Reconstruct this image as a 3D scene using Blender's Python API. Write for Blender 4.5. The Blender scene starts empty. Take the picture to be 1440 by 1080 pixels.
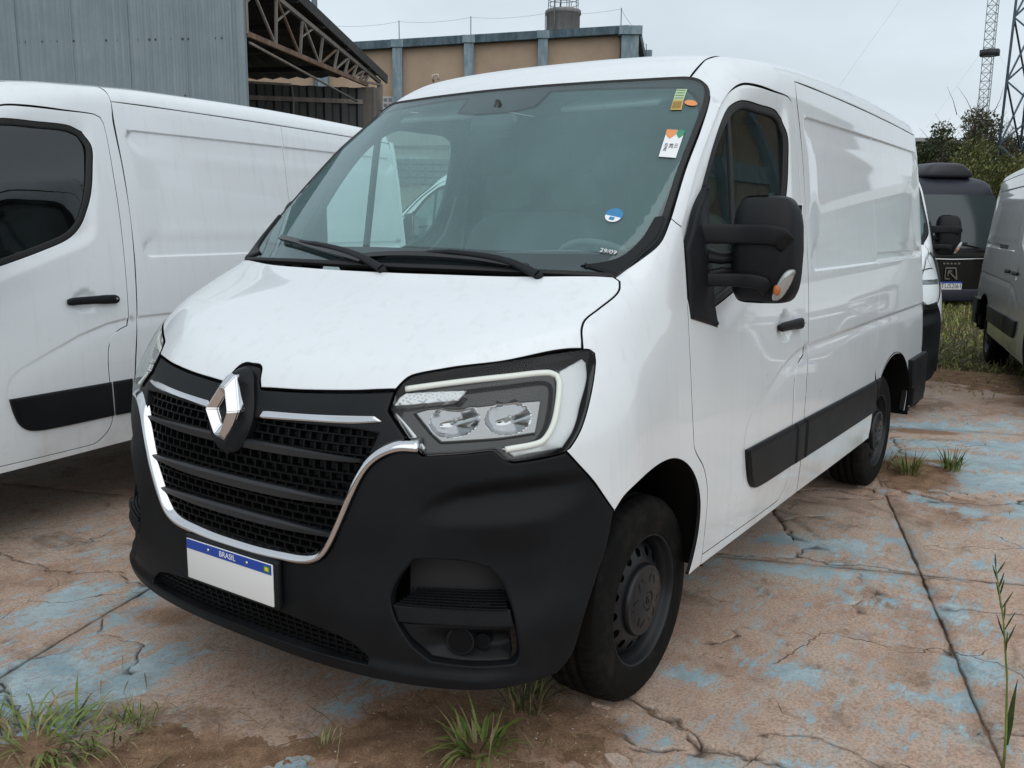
import bpy, bmesh, math, random
import numpy as np
from mathutils import Vector, Matrix, geometry

# ------------------------------------------------------------------ camera, sky, sun, exposure
scene = bpy.context.scene
COL = scene.collection
R = math.radians
random.seed(7)
rng = np.random.default_rng(7)

def cam_matrix(yaw, pitch, roll, pos):
    f = Vector((math.cos(pitch)*math.cos(yaw), math.cos(pitch)*math.sin(yaw), math.sin(pitch)))
    r = Vector((math.sin(yaw), -math.cos(yaw), 0)); u = r.cross(f)
    r2 = r*math.cos(roll)+u*math.sin(roll); u2 = u*math.cos(roll)-r*math.sin(roll)
    m = Matrix((r2, u2, -f)).transposed().to_4x4(); m.translation = pos
    return m
CAM_POS = (2.60488, 2.20620, 1.56915)
camd = bpy.data.cameras.new('camera'); cam = bpy.data.objects.new('camera', camd); COL.objects.link(cam)
camd.sensor_width = 36; camd.lens = 1291.4766*36/1440; camd.clip_start = .05; camd.clip_end = 2000
cam.matrix_world = cam_matrix(3.749236575591592, -0.17489655300984708, 0.008529728246727911, CAM_POS)
scene.camera = cam
FWD = -np.array(cam.matrix_world.col[2][:3]); RGT = np.array(cam.matrix_world.col[0][:3]); UPV = np.array(cam.matrix_world.col[1][:3])

SUN_DIR = Vector((.50, .52, .69)).normalized()        # towards the sun
w = bpy.data.worlds.new('World'); scene.world = w; w.use_nodes = True
nt = w.node_tree; nt.nodes.clear()
wo = nt.nodes.new('ShaderNodeOutputWorld'); bg = nt.nodes.new('ShaderNodeBackground'); bg.inputs[1].default_value = .1
sky = nt.nodes.new('ShaderNodeTexSky'); sky.sky_type = 'NISHITA'; sky.sun_disc = False
sky.sun_elevation = math.asin(SUN_DIR.z); sky.sun_rotation = math.atan2(SUN_DIR.x, SUN_DIR.y)
sky.air_density = 1; sky.dust_density = 2
tc = nt.nodes.new('ShaderNodeTexCoord'); sep = nt.nodes.new('ShaderNodeSeparateXYZ'); nt.links.new(tc.outputs['Generated'], sep.inputs[0])
cr = nt.nodes.new('ShaderNodeValToRGB'); nt.links.new(sep.outputs[2], cr.inputs[0])
cr.color_ramp.elements[0].position = 0; cr.color_ramp.elements[0].color = (.70, .77, .82, 1)
cr.color_ramp.elements[1].position = .75; cr.color_ramp.elements[1].color = (.66, .72, .77, 1)
e = cr.color_ramp.elements.new(.22); e.color = (.60, .68, .74, 1)
nz = nt.nodes.new('ShaderNodeTexNoise'); nz.inputs['Scale'].default_value = 2.2; nz.inputs['Detail'].default_value = 5
mp = nt.nodes.new('ShaderNodeMapping'); mp.inputs['Scale'].default_value = (1, 1, 2.6); nt.links.new(tc.outputs['Generated'], mp.inputs[0]); nt.links.new(mp.outputs[0], nz.inputs[0])
mr = nt.nodes.new('ShaderNodeMapRange'); mr.inputs[1].default_value = .3; mr.inputs[2].default_value = .7; mr.inputs[3].default_value = 8.3; mr.inputs[4].default_value = 11.8
nt.links.new(nz.outputs[0], mr.inputs[0])
vm = nt.nodes.new('ShaderNodeVectorMath'); vm.operation = 'SCALE'; nt.links.new(cr.outputs[0], vm.inputs[0]); nt.links.new(mr.outputs[0], vm.inputs['Scale'])
mx = nt.nodes.new('ShaderNodeMixRGB'); mx.inputs[0].default_value = .93
nt.links.new(sky.outputs[0], mx.inputs[1]); nt.links.new(vm.outputs[0], mx.inputs[2])
nt.links.new(mx.outputs[0], bg.inputs[0]); nt.links.new(bg.outputs[0], wo.inputs[0])
sl = bpy.data.lights.new('sun', 'SUN'); sl.energy = 1.25; sl.angle = R(95); sl.color = (1, .985, .96)
so = bpy.data.objects.new('sun', sl); COL.objects.link(so); so.rotation_euler = SUN_DIR.to_track_quat('Z', 'Y').to_euler()
scene.view_settings.view_transform = 'Standard'; scene.view_settings.look = 'None'
scene.view_settings.exposure = .12; scene.view_settings.gamma = 1; scene.view_settings.use_curve_mapping = False
scene.render.engine = 'CYCLES'
scene.cycles.max_bounces = 10; scene.cycles.transparent_max_bounces = 16; scene.cycles.caustics_reflective = False; scene.cycles.caustics_refractive = False

# ------------------------------------------------------------------ object helpers
def tag(o, label=None, cat=None, group=None, kind=None):
    for k, v in (('label', label), ('category', cat), ('group', group), ('kind', kind)):
        if v: o[k] = v
    return o
def empty(name, loc=(0, 0, 0), rz=0):
    o = bpy.data.objects.new(name, None); COL.objects.link(o); o.location = loc; o.rotation_euler = (0, 0, rz); o.empty_display_size = .2
    return o
def link(name, me, parent=None, loc=None):
    o = bpy.data.objects.new(name, me); COL.objects.link(o)
    if parent is not None: o.parent = parent
    if loc is not None: o.location = loc
    return o
def mesh_from(name, V, Fc, mats, mi=None, smooth=True, normals=None, attrs=None):
    me = bpy.data.meshes.new(name)
    me.from_pydata([tuple(map(float, v)) for v in V], [], [tuple(map(int, f)) for f in Fc])
    for m in (mats if isinstance(mats, (list, tuple)) else [mats]): me.materials.append(m)
    if mi is not None: me.polygons.foreach_set('material_index', np.array(mi, np.int32))
    me.polygons.foreach_set('use_smooth', np.full(len(me.polygons), bool(smooth)))
    if attrs:
        for k, a in attrs.items():
            at = me.attributes.new(k, 'FLOAT', 'POINT'); at.data.foreach_set('value', np.array(a, np.float32))
    me.validate(); me.update()
    if normals is not None: me.normals_split_custom_set_from_vertices([tuple(map(float, n)) for n in normals])
    return me
def copy_tree(o, parent=None, skip=()):
    c = o.copy(); COL.objects.link(c); c.parent = parent
    for ch in list(o.children):
        if ch.name.split('.')[0] in skip: continue
        copy_tree(ch, c, skip)
    return c
class MB:
    """collects simple solids and builds them as one mesh"""
    def __init__(s): s.V = []; s.F = []; s.M = []; s.S = []
    def add(s, V, F, m=0, smooth=False):
        b = len(s.V); s.V += [tuple(v) for v in V]; s.F += [tuple(i+b for i in f) for f in F]; s.M += [m]*len(F); s.S += [smooth]*len(F); return s
    def box(s, c, size, rot=None, m=0, bev=0.0):
        hx, hy, hz = [k/2 for k in size]
        if bev > 0:
            bm = bmesh.new(); bmesh.ops.create_cube(bm, size=1, matrix=Matrix.Diagonal((*size, 1)))
            bmesh.ops.bevel(bm, geom=bm.edges[:], offset=bev, segments=2, affect='EDGES', profile=.6)
            V = [v.co.copy() for v in bm.verts]; F = [[v.index for v in f.verts] for f in bm.faces]; bm.free()
        else:
            V = [Vector((x*hx, y*hy, z*hz)) for x in (-1, 1) for y in (-1, 1) for z in (-1, 1)]
            F = [(0, 1, 3, 2), (4, 6, 7, 5), (0, 4, 5, 1), (2, 3, 7, 6), (0, 2, 6, 4), (1, 5, 7, 3)]
        M = Matrix.Translation(Vector(c)) @ (rot.to_4x4() if rot is not None else Matrix())
        return s.add([M @ v for v in V], F, m, bev > 0)
    def tube(s, pts, r, n=8, m=0, cap=True, smooth=True):
        pts = [Vector(p) for p in pts]; rs = r if isinstance(r, (list, tuple)) else [r]*len(pts)
        V = []; prev = None
        for i, p in enumerate(pts):
            t = (pts[min(i+1, len(pts)-1)]-pts[max(i-1, 0)]).normalized()
            if prev is None: a = t.orthogonal().normalized()
            else: a = (prev-t*prev.dot(t)).normalized()
            prev = a; b = t.cross(a)
            V += [p+(a*math.cos(2*math.pi*k/n)+b*math.sin(2*math.pi*k/n))*rs[i] for k in range(n)]
        F = [(i*n+k, i*n+(k+1) % n, (i+1)*n+(k+1) % n, (i+1)*n+k) for i in range(len(pts)-1) for k in range(n)]
        if cap: F += [tuple(range(n-1, -1, -1)), tuple((len(pts)-1)*n+k for k in range(n))]
        return s.add(V, F, m, smooth)
    def bar(s, a, b, w, h=None, m=0):
        a, b = Vector(a), Vector(b); t = b-a; q = t.to_track_quat('X', 'Z').to_matrix()
        return s.box((a+b)/2, (t.length, w, h or w), q, m)
    def lathe(s, prof, n=48, axis='Y', m=0, c=(0, 0, 0), smooth=True):
        V = []; c = Vector(c)
        for (r, h) in prof:
            for k in range(n):
                a = 2*math.pi*k/n; x, y = r*math.cos(a), r*math.sin(a)
                V.append(c+(Vector((x, h, y)) if axis == 'Y' else Vector((x, y, h)) if axis == 'Z' else Vector((h, x, y))))
        L = len(prof); flip = axis == 'Y'
        F = []
        for i in range(L-1):
            for k in range(n):
                f = (i*n+k, i*n+(k+1) % n, (i+1)*n+(k+1) % n, (i+1)*n+k); F.append(f[::-1] if flip else f)
        return s.add(V, F, m, smooth)
    def build(s, name, mats, parent=None, loc=None):
        me = mesh_from(name, s.V, s.F, mats, s.M, True)
        me.polygons.foreach_set('use_smooth', np.array(s.S, bool))
        return link(name, me, parent, loc)
def text_mesh(name, body, size, mat, parent, M, extr=.0006, align='CENTER'):
    cu = bpy.data.curves.new(name, 'FONT'); cu.body = body; cu.size = size; cu.extrude = extr; cu.align_x = align; cu.align_y = 'CENTER'; cu.resolution_u = 3
    o = bpy.data.objects.new(name, cu); COL.objects.link(o)
    dg = bpy.context.evaluated_depsgraph_get(); me = bpy.data.meshes.new_from_object(o.evaluated_get(dg))
    bpy.data.objects.remove(o); me.transform(M); me.materials.clear(); me.materials.append(mat)
    return link(name, me, parent)

# ------------------------------------------------------------------ materials
def mat(name, col=(.5, .5, .5), rough=.5, metal=0, coat=0, spec=.5, **kw):
    m = bpy.data.materials.new(name); m.use_nodes = True; b = m.node_tree.nodes['Principled BSDF']
    b.inputs['Base Color'].default_value = (*col, 1); b.inputs['Roughness'].default_value = rough; b.inputs['Metallic'].default_value = metal
    b.inputs['Coat Weight'].default_value = coat; b.inputs['Coat Roughness'].default_value = .04; b.inputs['Specular IOR Level'].default_value = spec
    for k, v in kw.items(): b.inputs[k.replace('_', ' ')].default_value = v
    return m
class NT:
    def __init__(s, m): s.t = m.node_tree; s.b = s.t.nodes.get('Principled BSDF'); s.out = s.t.nodes.get('Material Output')
    def n(s, typ, **kw):
        x = s.t.nodes.new('ShaderNode'+typ)
        for k, v in kw.items():
            if hasattr(x, k): setattr(x, k, v)
            else: x.inputs[k.replace('_', ' ')].default_value = v
        return x
    def l(s, a, b): s.t.links.new(a, b)
    def coord(s, scale=(1, 1, 1), kind='Object', rot=(0, 0, 0)):
        c = s.n('TexCoord'); m = s.n('Mapping'); m.inputs['Scale'].default_value = scale; m.inputs['Rotation'].default_value = rot; s.l(c.outputs[kind], m.inputs[0]); return m.outputs[0]
    def noise(s, co, scale, detail=4, rough=.55, dist=0):
        x = s.n('TexNoise'); x.inputs['Scale'].default_value = scale; x.inputs['Detail'].default_value = detail; x.inputs['Roughness'].default_value = rough; x.inputs['Distortion'].default_value = dist; s.l(co, x.inputs['Vector']); return x.outputs[0]
    def ramp(s, fac, *st):
        x = s.n('ValToRGB'); el = x.color_ramp.elements
        while len(el) < len(st): el.new(.5)
        for e, (p, c) in zip(el, st): e.position = p; e.color = (*c, 1) if len(c) == 3 else c
        s.l(fac, x.inputs[0]); return x.outputs[0]
    def maprange(s, v, a, b, c=0., d=1.):
        x = s.n('MapRange'); x.interpolation_type = 'SMOOTHSTEP'
        for i, k in ((1, a), (2, b), (3, c), (4, d)): x.inputs[i].default_value = k
        s.l(v, x.inputs[0]); return x.outputs[0]
    def math(s, op, a, b=None):
        x = s.n('Math'); x.operation = op
        for i, k in ((0, a), (1, b)):
            if k is None: continue
            if isinstance(k, (int, float)): x.inputs[i].default_value = k
            else: s.l(k, x.inputs[i])
        return x.outputs[0]
    def mix(s, f, a, b, blend='MIX'):
        x = s.n('MixRGB'); x.blend_type = blend
        for i, k in ((0, f), (1, a), (2, b)):
            if isinstance(k, (int, float)): x.inputs[i].default_value = k
            elif isinstance(k, tuple): x.inputs[i].default_value = (*k, 1)
            else: s.l(k, x.inputs[i])
        return x.outputs[0]
    def attr(s, name):
        x = s.n('Attribute'); x.attribute_name = name; return x.outputs['Fac']
    def color(s, o): s.l(o, s.b.inputs['Base Color'])
    def rough(s, o): s.l(o, s.b.inputs['Roughness'])
    def bump(s, h, strength=.3, dist=.01):
        x = s.n('Bump'); x.inputs['Strength'].default_value = strength; x.inputs['Distance'].default_value = dist; s.l(h, x.inputs['Height']); s.l(x.outputs[0], s.b.inputs['Normal'])

def paint_mat(name, col, dirt=.22, metal=0.0, rough=.32):
    """coated car paint with a little road film low down and faint streaks; the inner side of the sheet is grey trim"""
    m = mat(name, col, rough, metal, 1.0); n = NT(m)
    co = n.coord(); a = n.noise(co, 3.2, 6, .6); st = n.noise(n.coord((26, 26, 1.2)), 1.0, 4, .6)
    g = n.n('NewGeometry'); tcx = n.n('TexCoord'); sp = n.n('SeparateXYZ'); n.l(tcx.outputs['Object'], sp.inputs[0])
    low = n.maprange(sp.outputs[2], .85, .25); lowm = n.math('MULTIPLY', low, n.maprange(a, .35, .7))
    film = n.math('ADD', n.math('MULTIPLY', n.maprange(st, .5, .75), dirt*.5), n.math('MULTIPLY', lowm, dirt*2.2))
    base = n.mix(film, col, (col[0]*.5, col[1]*.43, col[2]*.36))
    ins = n.mix(g.outputs['Backfacing'], base, (.09, .092, .095)); n.color(ins)
    n.rough(n.maprange(a, .2, .9, rough-.06, rough+.12))
    n.bump(n.math('ADD', n.noise(co, 3.5, 2, .4), n.math('MULTIPLY', n.noise(co, 900, 2), .006)), .22, .006)
    n.l(n.math('SUBTRACT', 1.0, g.outputs['Backfacing']), n.b.inputs['Coat Weight'])
    return m
def grain_mat(name, col, rough, scale=900, strength=.25, spec=.4, var=.25):
    m = mat(name, col, rough, spec=spec); n = NT(m); co = n.coord()
    n.bump(n.noise(co, scale, 2), strength, .002); v = n.noise(co, 4, 5, .6)
    n.color(n.mix(n.maprange(v, .3, .75), tuple(c*(1-var) for c in col), tuple(c*(1+var)+.003*var for c in col))); n.rough(n.maprange(v, .25, .8, rough-.06, rough+.10))
    return m
def glass_mat(name, tint, ior=1.5, gloss=1.0, gcol=(.96, 1, 1), haze=0.):
    m = bpy.data.materials.new(name); m.use_nodes = True; n = NT(m); n.t.nodes.remove(n.b)
    t = n.n('BsdfTransparent'); t.inputs[0].default_value = (*tint, 1); g = n.n('BsdfGlossy'); g.inputs[0].default_value = (*gcol, 1); g.inputs['Roughness'].default_value = .015
    ge = n.n('NewGeometry'); dv = n.n('VectorMath'); dv.operation = 'DOT_PRODUCT'; n.l(ge.outputs['Normal'], dv.inputs[0]); n.l(ge.outputs['Incoming'], dv.inputs[1])
    f0 = 2*((ior-1)/(ior+1))**2; pw = n.math('POWER', n.math('SUBTRACT', 1.0, n.math('ABSOLUTE', dv.outputs['Value'])), 5.0)
    fac = n.math('MULTIPLY', n.math('ADD', f0, n.math('MULTIPLY', pw, 1-f0)), gloss)   # both faces of the pane, Schlick
    if haze:
        df = n.n('BsdfDiffuse'); df.inputs[0].default_value = (.46, .62, .64, 1); dm = n.n('MixShader'); co = n.coord(); n.l(n.maprange(n.noise(co, 2.5, 6, .6), .2, .8, haze*.75, haze*1.25), dm.inputs[0]); n.l(t.outputs[0], dm.inputs[1]); n.l(df.outputs[0], dm.inputs[2]); t = dm  # diffuse teal haze painted into the pane to brighten it
    x = n.n('MixShader'); n.l(fac, x.inputs[0]); n.l(t.outputs[0], x.inputs[1]); n.l(g.outputs[0], x.inputs[2]); n.l(x.outputs[0], n.out.inputs[0])
    return m
PAINT = paint_mat('white_paint', (.75, .79, .815))
SILVER = paint_mat('silver_paint', (.50, .52, .51), .35, .35, .38)
BLACK = grain_mat('black_bumper_plastic', (.0065, .0078, .0095), .50, spec=.16)
BLACK2 = grain_mat('charcoal_trim_plastic', (.0085, .0100, .0120), .45, 700, spec=.20)
GLOSSBLK = mat('gloss_black', (.008, .008, .009), .12, spec=.6)
DARK = mat('dark_cavity_plastic', (.006, .006, .007), .7)
MESHP = mat('grille_plastic', (.0045, .005, .0055), .45, spec=.12)
BARM = grain_mat('grille_bar_plastic', (.016, .0185, .022), .40, 700, .15, spec=.45)
CHROME = mat('chrome', (.66, .67, .69), .10, 1.0)
LAMPCHROME = mat('lamp_chrome', (.55, .56, .57), .12, 1.0)
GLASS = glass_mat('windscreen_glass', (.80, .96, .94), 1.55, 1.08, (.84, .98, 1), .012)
HAZE = bpy.data.materials.new('inner_glass_haze'); HAZE.use_nodes = True; n = NT(HAZE); n.t.nodes.remove(n.b)  # pale teal haze painted behind the windscreen to lift its brightness
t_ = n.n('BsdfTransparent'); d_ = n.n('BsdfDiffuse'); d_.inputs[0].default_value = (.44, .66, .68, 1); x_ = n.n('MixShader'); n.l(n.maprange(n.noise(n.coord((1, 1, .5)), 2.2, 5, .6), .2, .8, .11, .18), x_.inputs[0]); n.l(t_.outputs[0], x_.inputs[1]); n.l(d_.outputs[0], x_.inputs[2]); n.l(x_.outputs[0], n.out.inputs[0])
DARKGLASS = glass_mat('tinted_window_glass', (.20, .23, .24), 1.55, 1.0)
SIDEGLASS = glass_mat('side_window_glass', (.72, .88, .85), 1.52, 1.0)
LENS = glass_mat('headlamp_lens', (.95, .96, .96), 1.32, .50)
FRIT = mat('windscreen_frit', (.010, .011, .014), .35, spec=.2)
RUBBER = grain_mat('black_rubber', (.012, .012, .013), .55, 300, .3)
DRL = mat('milky_light_guide', (.80, .82, .75), .25, coat=.5)
LAMPSILVER = mat('satin_lamp_silver', (.60, .62, .63), .34, .3)
RIBBED = mat('ribbed_lamp_clear', (.55, .57, .58), .22, .5)
ORANGE = mat('amber_bulb', (.42, .13, .03), .3)
CLEARWH = mat('indicator_clear', (.38, .40, .40), .18, .3, 1)
TRIM = grain_mat('cabin_trim', (.13, .135, .138), .6, 500)
TRIM2 = grain_mat('cabin_trim_pale', (.10, .105, .108), .7, 300)
LINER = mat('headliner', (.22, .225, .23), .9)
SEATM = grain_mat('seat_fabric', (.075, .08, .083), .9, 800)
UNDER = mat('underbody', (.007, .0065, .006), .9, spec=.1)
SEAM = mat('seam_shade', (.02, .02, .021), .9, spec=.1)  # sheet edges painted near-black so the gaps look deep in shade
PAINTS2 = [PAINT, SEAM]
STEEL = grain_mat('black_steel_wheel', (.009, .010, .012), .38, 500, .15, spec=.35)
CAPM = grain_mat('black_hub_cap', (.010, .011, .013), .33, 500, .1, spec=.35)
WHITE = mat('plate_white', (.72, .73, .73), .4)
PBLUE = mat('plate_blue', (.008, .055, .36), .4)
INK = mat('ink_black', (.012, .012, .015), .6)
WHITEINK = mat('ink_white', (.75, .76, .77), .6)
tyre = mat('tyre_rubber', (.008, .008, .008), .75, spec=.12); n = NT(tyre); co = n.coord()
v = n.noise(co, 14, 6, .65); n.color(n.mix(n.maprange(v, .42, .75), (.0055, .0055, .0055), (.016, .0145, .013))); n.bump(n.noise(co, 160, 3), .25, .003)
TYRE = tyre
# ------------------------------------------------------------------ the van's body as one smooth implicit shape (x forward from the front axle, y left, z up)
def pch(xs, ys):
    xs = np.array(xs, float); ys = np.array(ys, float); h = np.diff(xs); d = np.diff(ys)/h; m = np.zeros_like(ys)
    for i in range(1, len(xs)-1):
        if d[i-1]*d[i] > 0:
            w1 = 2*h[i]+h[i-1]; w2 = h[i]+2*h[i-1]; m[i] = (w1+w2)/(w1/d[i-1]+w2/d[i])
    m[0] = d[0]; m[-1] = d[-1]
    def f(x):
        x = np.asarray(x, float); i = np.clip(np.searchsorted(xs, x)-1, 0, len(xs)-2)
        t = np.clip((x-xs[i])/h[i], 0, 1)
        r = (1+2*t)*(1-t)**2*ys[i]+t*(1-t)**2*h[i]*m[i]+t*t*(3-2*t)*ys[i+1]+t*t*(t-1)*h[i]*m[i+1]
        return np.where(x < xs[0], ys[0]+(x-xs[0])*m[0], np.where(x > xs[-1], ys[-1]+(x-xs[-1])*m[-1], r))
    return f
def smax(a, b, k):
    h = np.maximum(k-np.abs(a-b), 0)/k; return np.maximum(a, b)+h*h*k*.25
def smin(a, b, k): return -smax(-a, -b, k)
def sstep(a, b, x):
    t = np.clip((x-a)/(b-a), 0, 1); return t*t*(3-2*t)
Wz = pch([.1, .25, .42, .55, .8, 1.07, 1.3, 1.52, 1.88, 2.06, 2.3], [.96, .985, 1.005, 1.012, 1.008, .99, .968, .942, .90, .872, .82])
X0 = pch([.15, .22, .3, .4, .5, .6, .8, .95, 1.05, 1.2, 1.5], [.74, .82, .865, .89, .9, .9, .912, .915, .912, .90, .86])
Zh = pch([-.2, .1, .3, .5, .65, .75, .82, .88, .93, 1.0], [1.56, 1.474, 1.394, 1.314, 1.24, 1.184, 1.14, 1.09, 1.04, .95])
Xw = pch([1.2, 1.41, 1.75, 2.105, 2.3], [.565, .31, -.10, -.56, -.83])
Zr = pch([-4.3, -3.5, -2.5, -1.8, -1.2, -.8, -.5, -.2], [2.25, 2.285, 2.305, 2.30, 2.27, 2.225, 2.17, 2.09])
NPz = pch([.2, .45, .7, .95, 1.1, 1.4], [3.1, 2.85, 2.5, 2.28, 2.22, 2.3])
KZ = pch([.9, 1.15, 1.45, 1.6, 1.85, 2.0, 2.2], [.22, .21, .10, .08, .08, .14, .2]); AX = .70
def Fb(P):
    x, y, z = P[..., 0], np.abs(P[..., 1]), P[..., 2]
    zc = np.clip(z, .05, 2.5); NP = NPz(np.clip(z, .2, 1.4))
    W = Wz(zc)+.022*sstep(-.1, .3, x)*sstep(1.25, .95, z)-.04*np.clip((-1.5-x)/2.6, 0, 2)**2
    xs = X0(np.clip(z, .1, 1.6))-AX
    u = np.maximum(x-xs, 0)/AX; v = y/W
    f1 = ((u**NP+v**NP+1e-12)**(1/NP)-1)*W
    hood = (z-(Zh(np.maximum(x, -.05))-.09*y*y))*.86
    ws = (x-(Xw(z)-(.277-.125*(z-1.41))*y*y))*.64
    roof = z-(Zr(x)-.03*y*y-.10*y**6)
    top = smin(hood, smax(ws, roof, .10), .02)
    k = KZ(np.clip(z, .9, 2.3)); sr = np.clip((-.75-x)/.5, 0, 1); k = k*(1-sr)+sr*np.minimum(k, .075)
    f = smax(f1, top, k); f = smax(f, -(x+4.06), .10)
    return smax(f, -(z-.19), .05)
class Dom:
    """flat parameter domain seen along direction d; cyl=True looks inwards at a vertical axis"""
    def __init__(s, d=None, cyl=None):
        s.c = cyl
        if cyl is None:
            s.d = np.array(d, float)/np.linalg.norm(d); up = np.array([0, 0, 1.]) if abs(s.d[2]) < .8 else np.array([-1., 0, 0])
            s.e1 = np.cross(s.d, up); s.e1 /= np.linalg.norm(s.e1); s.e2 = np.cross(s.e1, s.d)
            if s.d[1] < -.3 and abs(s.d[2]) < .8: pass
    def to2(s, P):
        P = np.atleast_2d(np.array(P, float))
        if s.c is None: return np.stack([P@s.e1, P@s.e2], 1)
        return np.stack([np.arctan2(P[:, 1], P[:, 0]-s.c), P[:, 2]], 1)
    def rays(s, q):
        q = np.atleast_2d(q)
        if s.c is None:
            o = q[:, :1]*s.e1+q[:, 1:]*s.e2; o = o-s.d*6.0; return o, np.broadcast_to(s.d, o.shape)
        d = -np.stack([np.cos(q[:, 0]), np.sin(q[:, 0]), 0*q[:, 0]], 1)
        o = np.stack([s.c+0*q[:, 0], 0*q[:, 0], q[:, 1]], 1)-d*2.2; return o, d
SIDE = Dom((0, -1, 0)); FRONT = Dom((-1, 0, 0)); TOP = Dom((0, 0, -1)); CYL = Dom(cyl=-.15); BACK = Dom((1, 0, 0))
OBF = Dom((-.45, -.75, -.42)); OBP = Dom((-.25, -.75, -.55)); HOODD = Dom((-.55, 0, -.84)); WSD = Dom((-.64, 0, -.77))
def march(o, d, G, iters=46):
    t = np.zeros(len(o))
    for i in range(iters):
        f = G(o+d*t[:, None]); t = t+f*np.where(np.abs(f) > .3, .9, .72 if i < 30 else .9)
        t = np.minimum(t, 12)
    return o+d*t[:, None]
def grad(P, G, e=1.5e-3):
    E = np.eye(3)*e; g = np.stack([G(P+E[i])-G(P-E[i]) for i in range(3)], -1)
    return g/(np.linalg.norm(g, axis=-1, keepdims=True)+1e-12)
def onsurf(P, dom, off=0., D=None):
    G = (lambda X: Fb(X)-off) if D is None else (lambda X: Fb(X)-off-D(X))
    o, d = dom.rays(dom.to2(P)); X = march(o, d, G); return X, grad(X, G)
def smooth_loop(q, step, closed=True, corner=38):
    """Catmull-Rom through the traced points, sharp where the outline turns a corner"""
    q = np.array(q, float); n = len(q); out = []
    def ang(i):
        a = q[i]-q[i-1]; b = q[(i+1) % n]-q[i]
        return abs((math.degrees(math.atan2(a[0]*b[1]-a[1]*b[0], a@b))))
    C = [ang(i) > corner if (closed or 0 < i < n-1) else True for i in range(n)]
    for i in range(n if closed else n-1):
        p1, p2 = q[i], q[(i+1) % n]
        L = np.linalg.norm(p2-p1); m = max(1, int(math.ceil(L/step)))
        p0 = q[i-1] if not C[i] else p1-(p2-p1); p3 = q[(i+2) % n] if not C[(i+1) % n] else p2+(p2-p1)
        if not C[i]:
            k = L/(np.linalg.norm(p1-p0)+1e-9); m1 = (p2-p0)/(1+1/max(k, 1e-3)) if k > 0 else p2-p1; m1 = (p2-p0)/(np.linalg.norm(p1-p0)+L)*L
        else: m1 = p2-p1
        if not C[(i+1) % n]: m2 = (p3-p1)/(np.linalg.norm(p3-p2)+L)*L
        else: m2 = p2-p1
        for k in range(m):
            t = k/m; out.append((2*t**3-3*t*t+1)*p1+(t**3-2*t*t+t)*m1+(3*t*t-2*t**3)*p2+(t**3-t*t)*m2)
    if not closed: out.append(q[-1])
    return np.array(out)
def offset_loop(q, d):
    """move a closed loop inwards by d (counter-clockwise loops)"""
    a = q-np.roll(q, 1, 0); b = np.roll(q, -1, 0)-q
    na = np.stack([-a[:, 1], a[:, 0]], 1); nb = np.stack([-b[:, 1], b[:, 0]], 1)
    na /= np.linalg.norm(na, axis=1, keepdims=True)+1e-12; nb /= np.linalg.norm(nb, axis=1, keepdims=True)+1e-12
    m = na+nb; l = np.linalg.norm(m, axis=1, keepdims=True)+1e-9; c = np.clip((m/l*na).sum(1, keepdims=True), .45, 1)
    return q+m/l/c*d
def area(q): return .5*np.sum(q[:, 0]*np.roll(q[:, 1], -1)-np.roll(q[:, 0], -1)*q[:, 1])
def ccw(q): return q if area(q) > 0 else q[::-1]
def inside(pts, poly):
    x, y = pts[:, 0], pts[:, 1]; r = np.zeros(len(pts), bool)
    for (x1, y1), (x2, y2) in zip(poly, np.roll(poly, -1, 0)):
        if y1 == y2: continue
        c = ((y1 > y) != (y2 > y)) & (x < (x2-x1)*(y-y1)/(y2-y1)+x1); r ^= c
    return r
def polydist(pts, poly, closed=True):
    d = np.full(len(pts), 1e9); Q = np.roll(poly, -1, 0) if closed else poly[1:]; A = poly if closed else poly[:-1]
    for a, b in zip(A, Q):
        e = b-a; l = e@e+1e-12; t = np.clip(((pts-a)@e)/l, 0, 1); d = np.minimum(d, np.hypot(*(pts-a-t[:, None]*e).T))
    return d
def cdt(loops, extra):
    """triangulate: first loop is the outline, the others are holes"""
    pts = []; edges = []
    for L in loops:
        for ring in L:
            b = len(pts); pts += [Vector(v) for v in ring]; edges += [(b+i, b+(i+1) % len(ring)) for i in range(len(ring))]
    nb = len(pts); pts += [Vector(v) for v in extra]
    vc, _, fc, ov, _, _ = geometry.delaunay_2d_cdt(pts, edges, [], 0, 1e-6)
    V = np.array([v[:] for v in vc]); T = np.array([f for f in fc if len(f) == 3], int)
    src = np.array([(o[0] if len(o) else -1) for o in ov]); c = V[T].mean(1)
    ok = inside(c, np.array(loops[0][0]))
    for L in loops[1:]: ok &= ~inside(c, np.array(L[0]))
    T = T[ok]; a = V[T]; s = (a[:, 1, 0]-a[:, 0, 0])*(a[:, 2, 1]-a[:, 0, 1])-(a[:, 1, 1]-a[:, 0, 1])*(a[:, 2, 0]-a[:, 0, 0])
    T[s < 0] = T[s < 0][:, ::-1]; T = T[np.abs(s) > 1e-11]
    return V, T, src
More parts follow.
